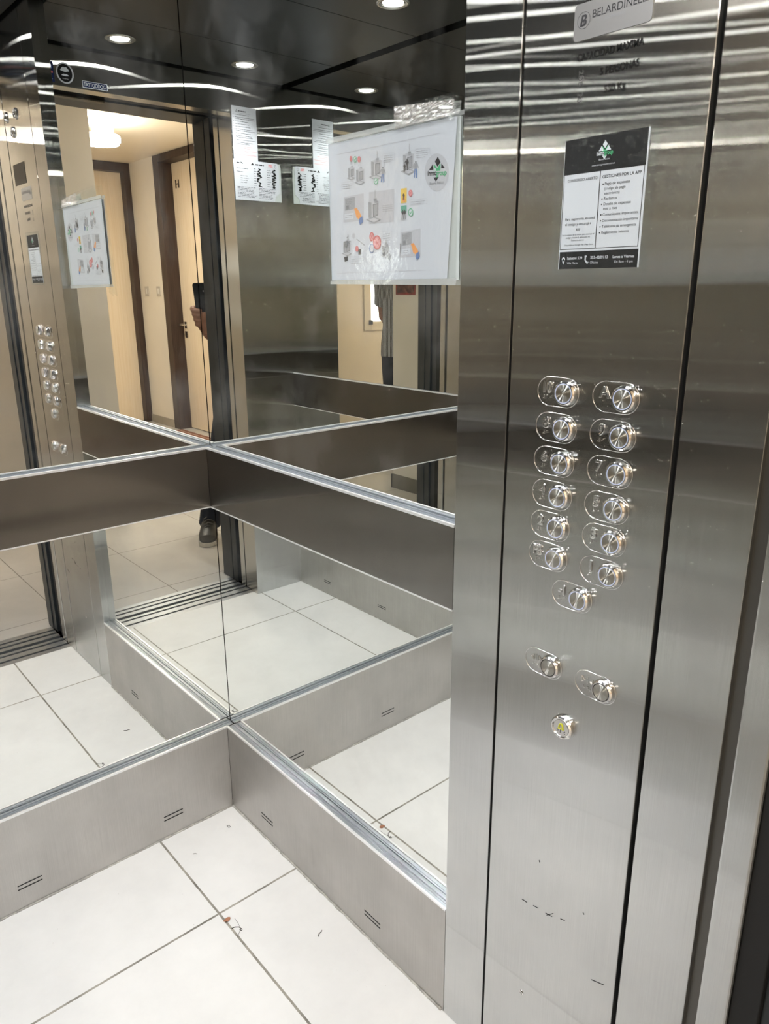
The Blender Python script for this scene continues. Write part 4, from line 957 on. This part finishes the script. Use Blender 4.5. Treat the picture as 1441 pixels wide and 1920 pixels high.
    h = MB(); h.ball(hd_ + Vector((0, -0.016, 0.052)), (0.084, 0.096, 0.094), 'hair', 24, 16); h.ball(hd_ + Vector((0, -0.045, 0.0)), (0.078, 0.064, 0.075), 'hair', 20, 12)
    h.xform(R); h.build('hair', root, remesh=0.006, smoothit=2)
    # shirt
    s = MB(); q = shirt_mat; hem = shirt_hem
    s.loft([(Vector((hc.x, hc.y, hem)), X_ * 0.190, Y_ * 0.140), (Vector((hc.x, hc.y, hem + .08)), X_ * 0.188, Y_ * 0.138), (lerp(hc, ch, .4), X_ * 0.172, Y_ * 0.130), (lerp(hc, ch, .75), X_ * 0.176, Y_ * 0.132), (ch, X_ * 0.184, Y_ * 0.134), (ch + Vector((0, 0, .09)), X_ * 0.165, Y_ * 0.105), (ch + Vector((0, 0, .135)), X_ * 0.110, Y_ * 0.080), (lerp(ch, nk, 1.0), X_ * 0.068, Y_ * 0.068)], q, 28)
    for sd in ('L', 'R'):
        sh_, el = J['sh' + sd], J['el' + sd]
        s.tube([ch + Vector((0, 0, .06)), sh_], [0.080, 0.072], q, 16); s.ball(sh_, 0.071, q)
        s.tube([sh_, lerp(sh_, el, sleeve * .6), lerp(sh_, el, sleeve)], [0.070, 0.068, 0.072], q, 18)
    s.xform(R); so = s.build('shirt', root, remesh=0.006, smoothit=3)
    # trousers
    tr = MB(); q = trouser_mat
    tr.loft([(hc + Vector((0, 0, -0.12)), X_ * 0.165, Y_ * 0.115), (hc, X_ * 0.178, Y_ * 0.125), (hc + Vector((0, 0, 0.07)), X_ * 0.160, Y_ * 0.115)], q, 24)
    for sd in ('L', 'R'):
        hp, kn, an = J['hp' + sd], J['kn' + sd], J['an' + sd]
        e_ = Vector(an) + Vector((0, 0, -0.035))
        tr.tube([hp, lerp(hp, kn, .4), lerp(hp, kn, .9), kn, lerp(kn, an, .4), lerp(kn, an, .8), e_], [0.102, 0.092, 0.072, 0.071, 0.068, 0.060, 0.062], q, 20)
    tr.xform(R); tr.build('trousers', root, remesh=0.007, smoothit=3)
    for sd in ('L', 'R'):
        an = Vector(J['an' + sd]); toe = Vector(J['to' + sd]); d = Vector((toe.x - an.x, toe.y - an.y, 0)).normalized(); lat = Vector((d.y, -d.x, 0))
        heel = Vector((an.x, an.y, 0)) - d * 0.055; L = (toe - an).length + 0.10; L = 0.285
        def ring(f, wv, z0, z1): c_ = heel + d * (L * f); return (c_ + Vector((0, 0, (z0 + z1) / 2)), lat * wv, Vector((0, 0, (z1 - z0) / 2)))
        u = MB(); u.loft([ring(-.01, .020, .02, .07), ring(.04, .034, .012, .10), ring(.15, .041, .01, .120), ring(.32, .043, .01, .118), ring(.5, .048, .01, .098), ring(.7, .052, .01, .076), ring(.88, .046, .01, .060), ring(.97, .028, .012, .038), ring(1.0, .010, .018, .03)], 'shoe', 20)
        u.tube([an + Vector((0, 0, -0.03)), an + Vector((0, 0, 0.035))], [0.043, 0.045], 'shoe', 16)
        u.xform(R); uo = u.build('shoe', root, remesh=0.004, smoothit=2)
        so_ = MB()
        outl = [(f, w_) for f, w_ in ((-.02, .018), (0.0, .030), (.08, .040), (.3, .043), (.5, .049), (.7, .055), (.88, .049), (.97, .032), (1.015, .012))]
        pts = [heel + d * (L * f) + lat * w_ for f, w_ in outl] + [heel + d * (L * f) - lat * w_ for f, w_ in reversed(outl)]
        so_.prism([p + Vector((0, 0, 0.001)) for p in pts], (0, 0, 0.024), 'sole'); so_.xform(R); part_label(so_.build('sole', uo, bevel=0.003), 'pale rubber sole')
        la = MB()
        for k in range(4):
            f = .36 + .075 * k; z = .122 - .012 * k; c_ = heel + d * (L * f)
            la.tube([c_ - lat * .026 + Vector((0, 0, z - .008)), c_ + d * .008 + Vector((0, 0, z + .004)), c_ + lat * .026 + d * .016 + Vector((0, 0, z - .010))], 0.0025, 'lace', 6)
        la.xform(R); la.build('laces', uo)
    return root, R
def relaxed(J, sd):
    def f(b):
        wr = Vector(J['wr' + sd]); el = Vector(J['el' + sd]); d = (wr - el).normalized(); u = Vector((0, 1, 0)); u = (u - d * u.dot(d)).normalized()
        n = d.cross(u); sgn = 1 if sd == 'L' else -1; n_in = n if n.x * (-sgn) < 0 else -n
        F = []
        for k, (ln, off) in enumerate(((0.072, .030), (0.082, .010), (0.076, -.010), (0.060, -.029))):
            b0 = wr + d * 0.085 + u * off; F.append(([b0 - d * .02, b0 + d * ln * .4 + n_in * .006, b0 + d * ln * .75 + n_in * .018, b0 + d * ln + n_in * .034], [.0095, .009, .008, .0065]))
        t0 = wr + d * .03 + u * .03; F.append(([wr + d * .02 + u * .012, t0 + u * .012, t0 + d * .03 + u * .024 + n_in * .008, t0 + d * .055 + u * .026 + n_in * .012], [.013, .011, .010, .008]))
        hand_mesh(b, wr - d * .01, d, u, F)
    return f
# --- person holding the phone, standing just outside the doorway
rz = math.atan2(-0.55, 0.83); base = Vector((-1.385, -2.10, 0)); Ri = (Matrix.Translation(base) @ Matrix.Rotation(rz, 4, 'Z')).inverted()
W = lambda x, y, z: Ri @ Vector((x, y, z))
# phone held upright in the camera's plane, just behind the lens
def cl(a, b_, c_): return CAM + CR * a + CU * b_ - CF * c_
Pc = lambda a, b_, c_: Ri @ cl(a, b_, c_)
J = dict(hip=(0, 0, .95), chest=(0, 0.0, 1.30), neck=(0, .01, 1.475), head=(0, .045, 1.600),
         shL=(-.175, 0, 1.415), elL=(-.235, -.02, 1.13), wrL=(-.225, .06, .89), shR=(.150, 0.045, 1.40),
         elR=tuple(W(-1.19, -1.87, 1.06)), wrR=tuple(W(-0.872, -1.632, 1.145)),
         hpL=(-.085, 0, .90), knL=(-.095, .02, .49), anL=(-.10, -.02, .09), toL=(-.11, .12, .03),
         hpR=(.085, 0, .90), knR=tuple(W(-1.125, -2.05, .49)), anR=tuple(W(-1.052, -2.115, .09)), toR=tuple(W(-0.965, -1.975, .03)))
def grip(b):
    # palm behind the lower half of the phone, fingers wrapped round its far edge, thumb on the near edge
    wr = Vector(J['wrR'])
    pr_ = Pc(-0.004, -0.150, 0.036)
    b.tube([wr, lerp(wr, pr_, .45), pr_, Pc(0.000, -0.110, 0.036)], [0.027, 0.034, 0.040, 0.034], 'skin', 18)
    b.tube([wr, Pc(0.022, -0.160, 0.034), Pc(0.028, -0.125, 0.032)], [0.024, 0.026, 0.024], 'skin', 16)
    for k in range(4):
        v = -0.092 - 0.0235 * k; o = 0.004 * k
        b.tube([Pc(0.004, v - .008, 0.036), Pc(0.034 - o, v - .003, 0.028), Pc(0.0470 - o, v, 0.013), Pc(0.044 - o, v, -0.004), Pc(0.026 - o, v - .002, -0.0075), Pc(-0.002 + o, v - .005, -0.0070)], [.0130, .0125, .0115, .0108, .0102, .0085], 'skin', 12)
    b.tube([Pc(-0.010, -0.145, 0.036), Pc(-0.040, -0.130, 0.028), Pc(-0.056, -0.105, 0.016), Pc(-0.053, -0.072, 0.010)], [.018, .015, .0125, .010], 'skin', 12)
build_person('person', 'person in dark trousers and black shoes holding up a black phone at the doorway', tuple(base), rz, J, 'tee', 'denim', {'R': grip, 'L': relaxed(J, 'L')}, 0.5, shirt_hem=0.86)
ph_ = thing('phone', tuple(cl(-0.008, -0.055, 0.012)), 'black mobile phone held upright in a hand, seen mirrored at the corner', 'phone')
hs = MB(); rr2 = 0.010; pts = []
for (cx_, cy_, st_) in ((0.030 - rr2, 0.022 - rr2, 0), (-0.046 + rr2, 0.022 - rr2, PI / 2), (-0.046 + rr2, -0.138 + rr2, PI), (0.030 - rr2, -0.138 + rr2, 3 * PI / 2)):
    for k in range(6):
        t = st_ + PI / 2 * k / 5; pts.append((cx_ + rr2 * math.cos(t), cy_ + rr2 * math.sin(t)))
hs.prism([cl(a, b_, 0.0125) for a, b_ in pts], -CF * 0.0085, 'phone'); hs.build('phone_body', ph_, bevel=0.0015)
lz = MB()
for a, b_ in ((0.012, 0.006), (0.012, -0.018), (-0.014, 0.000)): lz.lathe(cl(a, b_, 0.0126), CF, [(0.006, 0), (0.006, 0.0012), (0.0045, 0.0012), (0.0042, 0.0004)], 'glassblack', 20)
lz.build('camera_lens', ph_)
MB().lathe(cl(-0.016, -0.013, 0.0126), CF, [(0.003, 0), (0.0028, 0.0006)], 'lightgrey', 14).build('flash', ph_)

# --- person in the striped shirt, farther off in the lobby wing
rz2 = math.atan2(0.65, 0.75)
J2 = dict(hip=(0, 0, .93), chest=(0, 0, 1.27), neck=(0, .01, 1.45), head=(0, .03, 1.575),
          shL=(-.170, 0, 1.39), elL=(-.165, -.120, 1.13), wrL=(-.06, -.19, 1.00), shR=(.170, 0, 1.39), elR=(.235, -.02, 1.11), wrR=(.24, .04, .86),
          hpL=(-.085, 0, .88), knL=(-.095, .02, .48), anL=(-.10, -.02, .09), toL=(-.12, .12, .03), hpR=(.085, 0, .88), knR=(.095, .02, .48), anR=(.10, -.02, .09), toR=(.12, .12, .03))
M['striped'] = stripes('striped_shirt_cloth', (0.75 / 0.9925, 0.65 / 0.9925, 0), 0.0100, (0.012, 0.012, 0.016), (0.50, 0.54, 0.62))
root2, R2 = build_person('person', 'person in a black and white striped short-sleeved shirt and dark trousers, standing in the lobby', (1.185, -2.89, 0), rz2, J2, 'striped', 'denim', {'R': relaxed(J2, 'R'), 'L': relaxed(J2, 'L')}, 0.62, shirt_hem=0.825)
pk = MB(); pk.box(-0.004, 0.004, 0.128, 0.137, 0.84, 1.34, 'ink'); pk.xform(R2); pk.build('shirt_placket', root2)

# ================================================================== LITTER ON THE FLOOR
lf_ = MB(); c0 = Vector((-0.2075, -0.3335, 0.0012)); pts = [c0 + Vector((0.0075 * math.cos(2 * PI * k / 12) * (1.25 if k < 6 else .9), 0.0055 * math.sin(2 * PI * k / 12), 0.0012 * math.sin(k))) for k in range(12)]
lf_.prism(pts, (0, 0, 0.0004), 'leaf'); tag(lf_.build('leaf_scrap', origin=c0), 'small brown leaf scrap on the tile joint crossing near the cab corner', 'leaf')
def lint(name, pts, lab, mat='lint', r=0.0005):
    mb = MB(); P_ = [px_plane(x, y, 2, 0.0010) for x, y in pts]; mb.tube(P_, r, mat, 5); tag(mb.build(name, origin=P_[0]), lab, 'lint')
lint('thread', [(434, 1741), (440, 1738), (448, 1738), (454, 1742), (453, 1745), (449, 1742)], 'curled dark thread lying by the tile joint beside the leaf scrap', r=0.0008)
lint('thread', [(440, 1722), (446, 1730), (451, 1742), (447, 1752), (445, 1758)], 'thin pale hair crossing the curled thread on the floor', r=0.0003)
lint('thread', [(596, 1756), (598, 1750), (602, 1747), (603, 1744)], 'small dark lint curl on the floor tile near the right-hand skirting', r=0.0008)
lint('thread', [(425, 1549), (429, 1547), (432, 1550), (429, 1552), (426, 1549)], 'tiny looped lint on the floor in the rear corner', r=0.0005)
lint('thread', [(362, 1601), (366, 1600), (369, 1601)], 'short dark lint fleck on the rear right floor tile', r=0.0005)
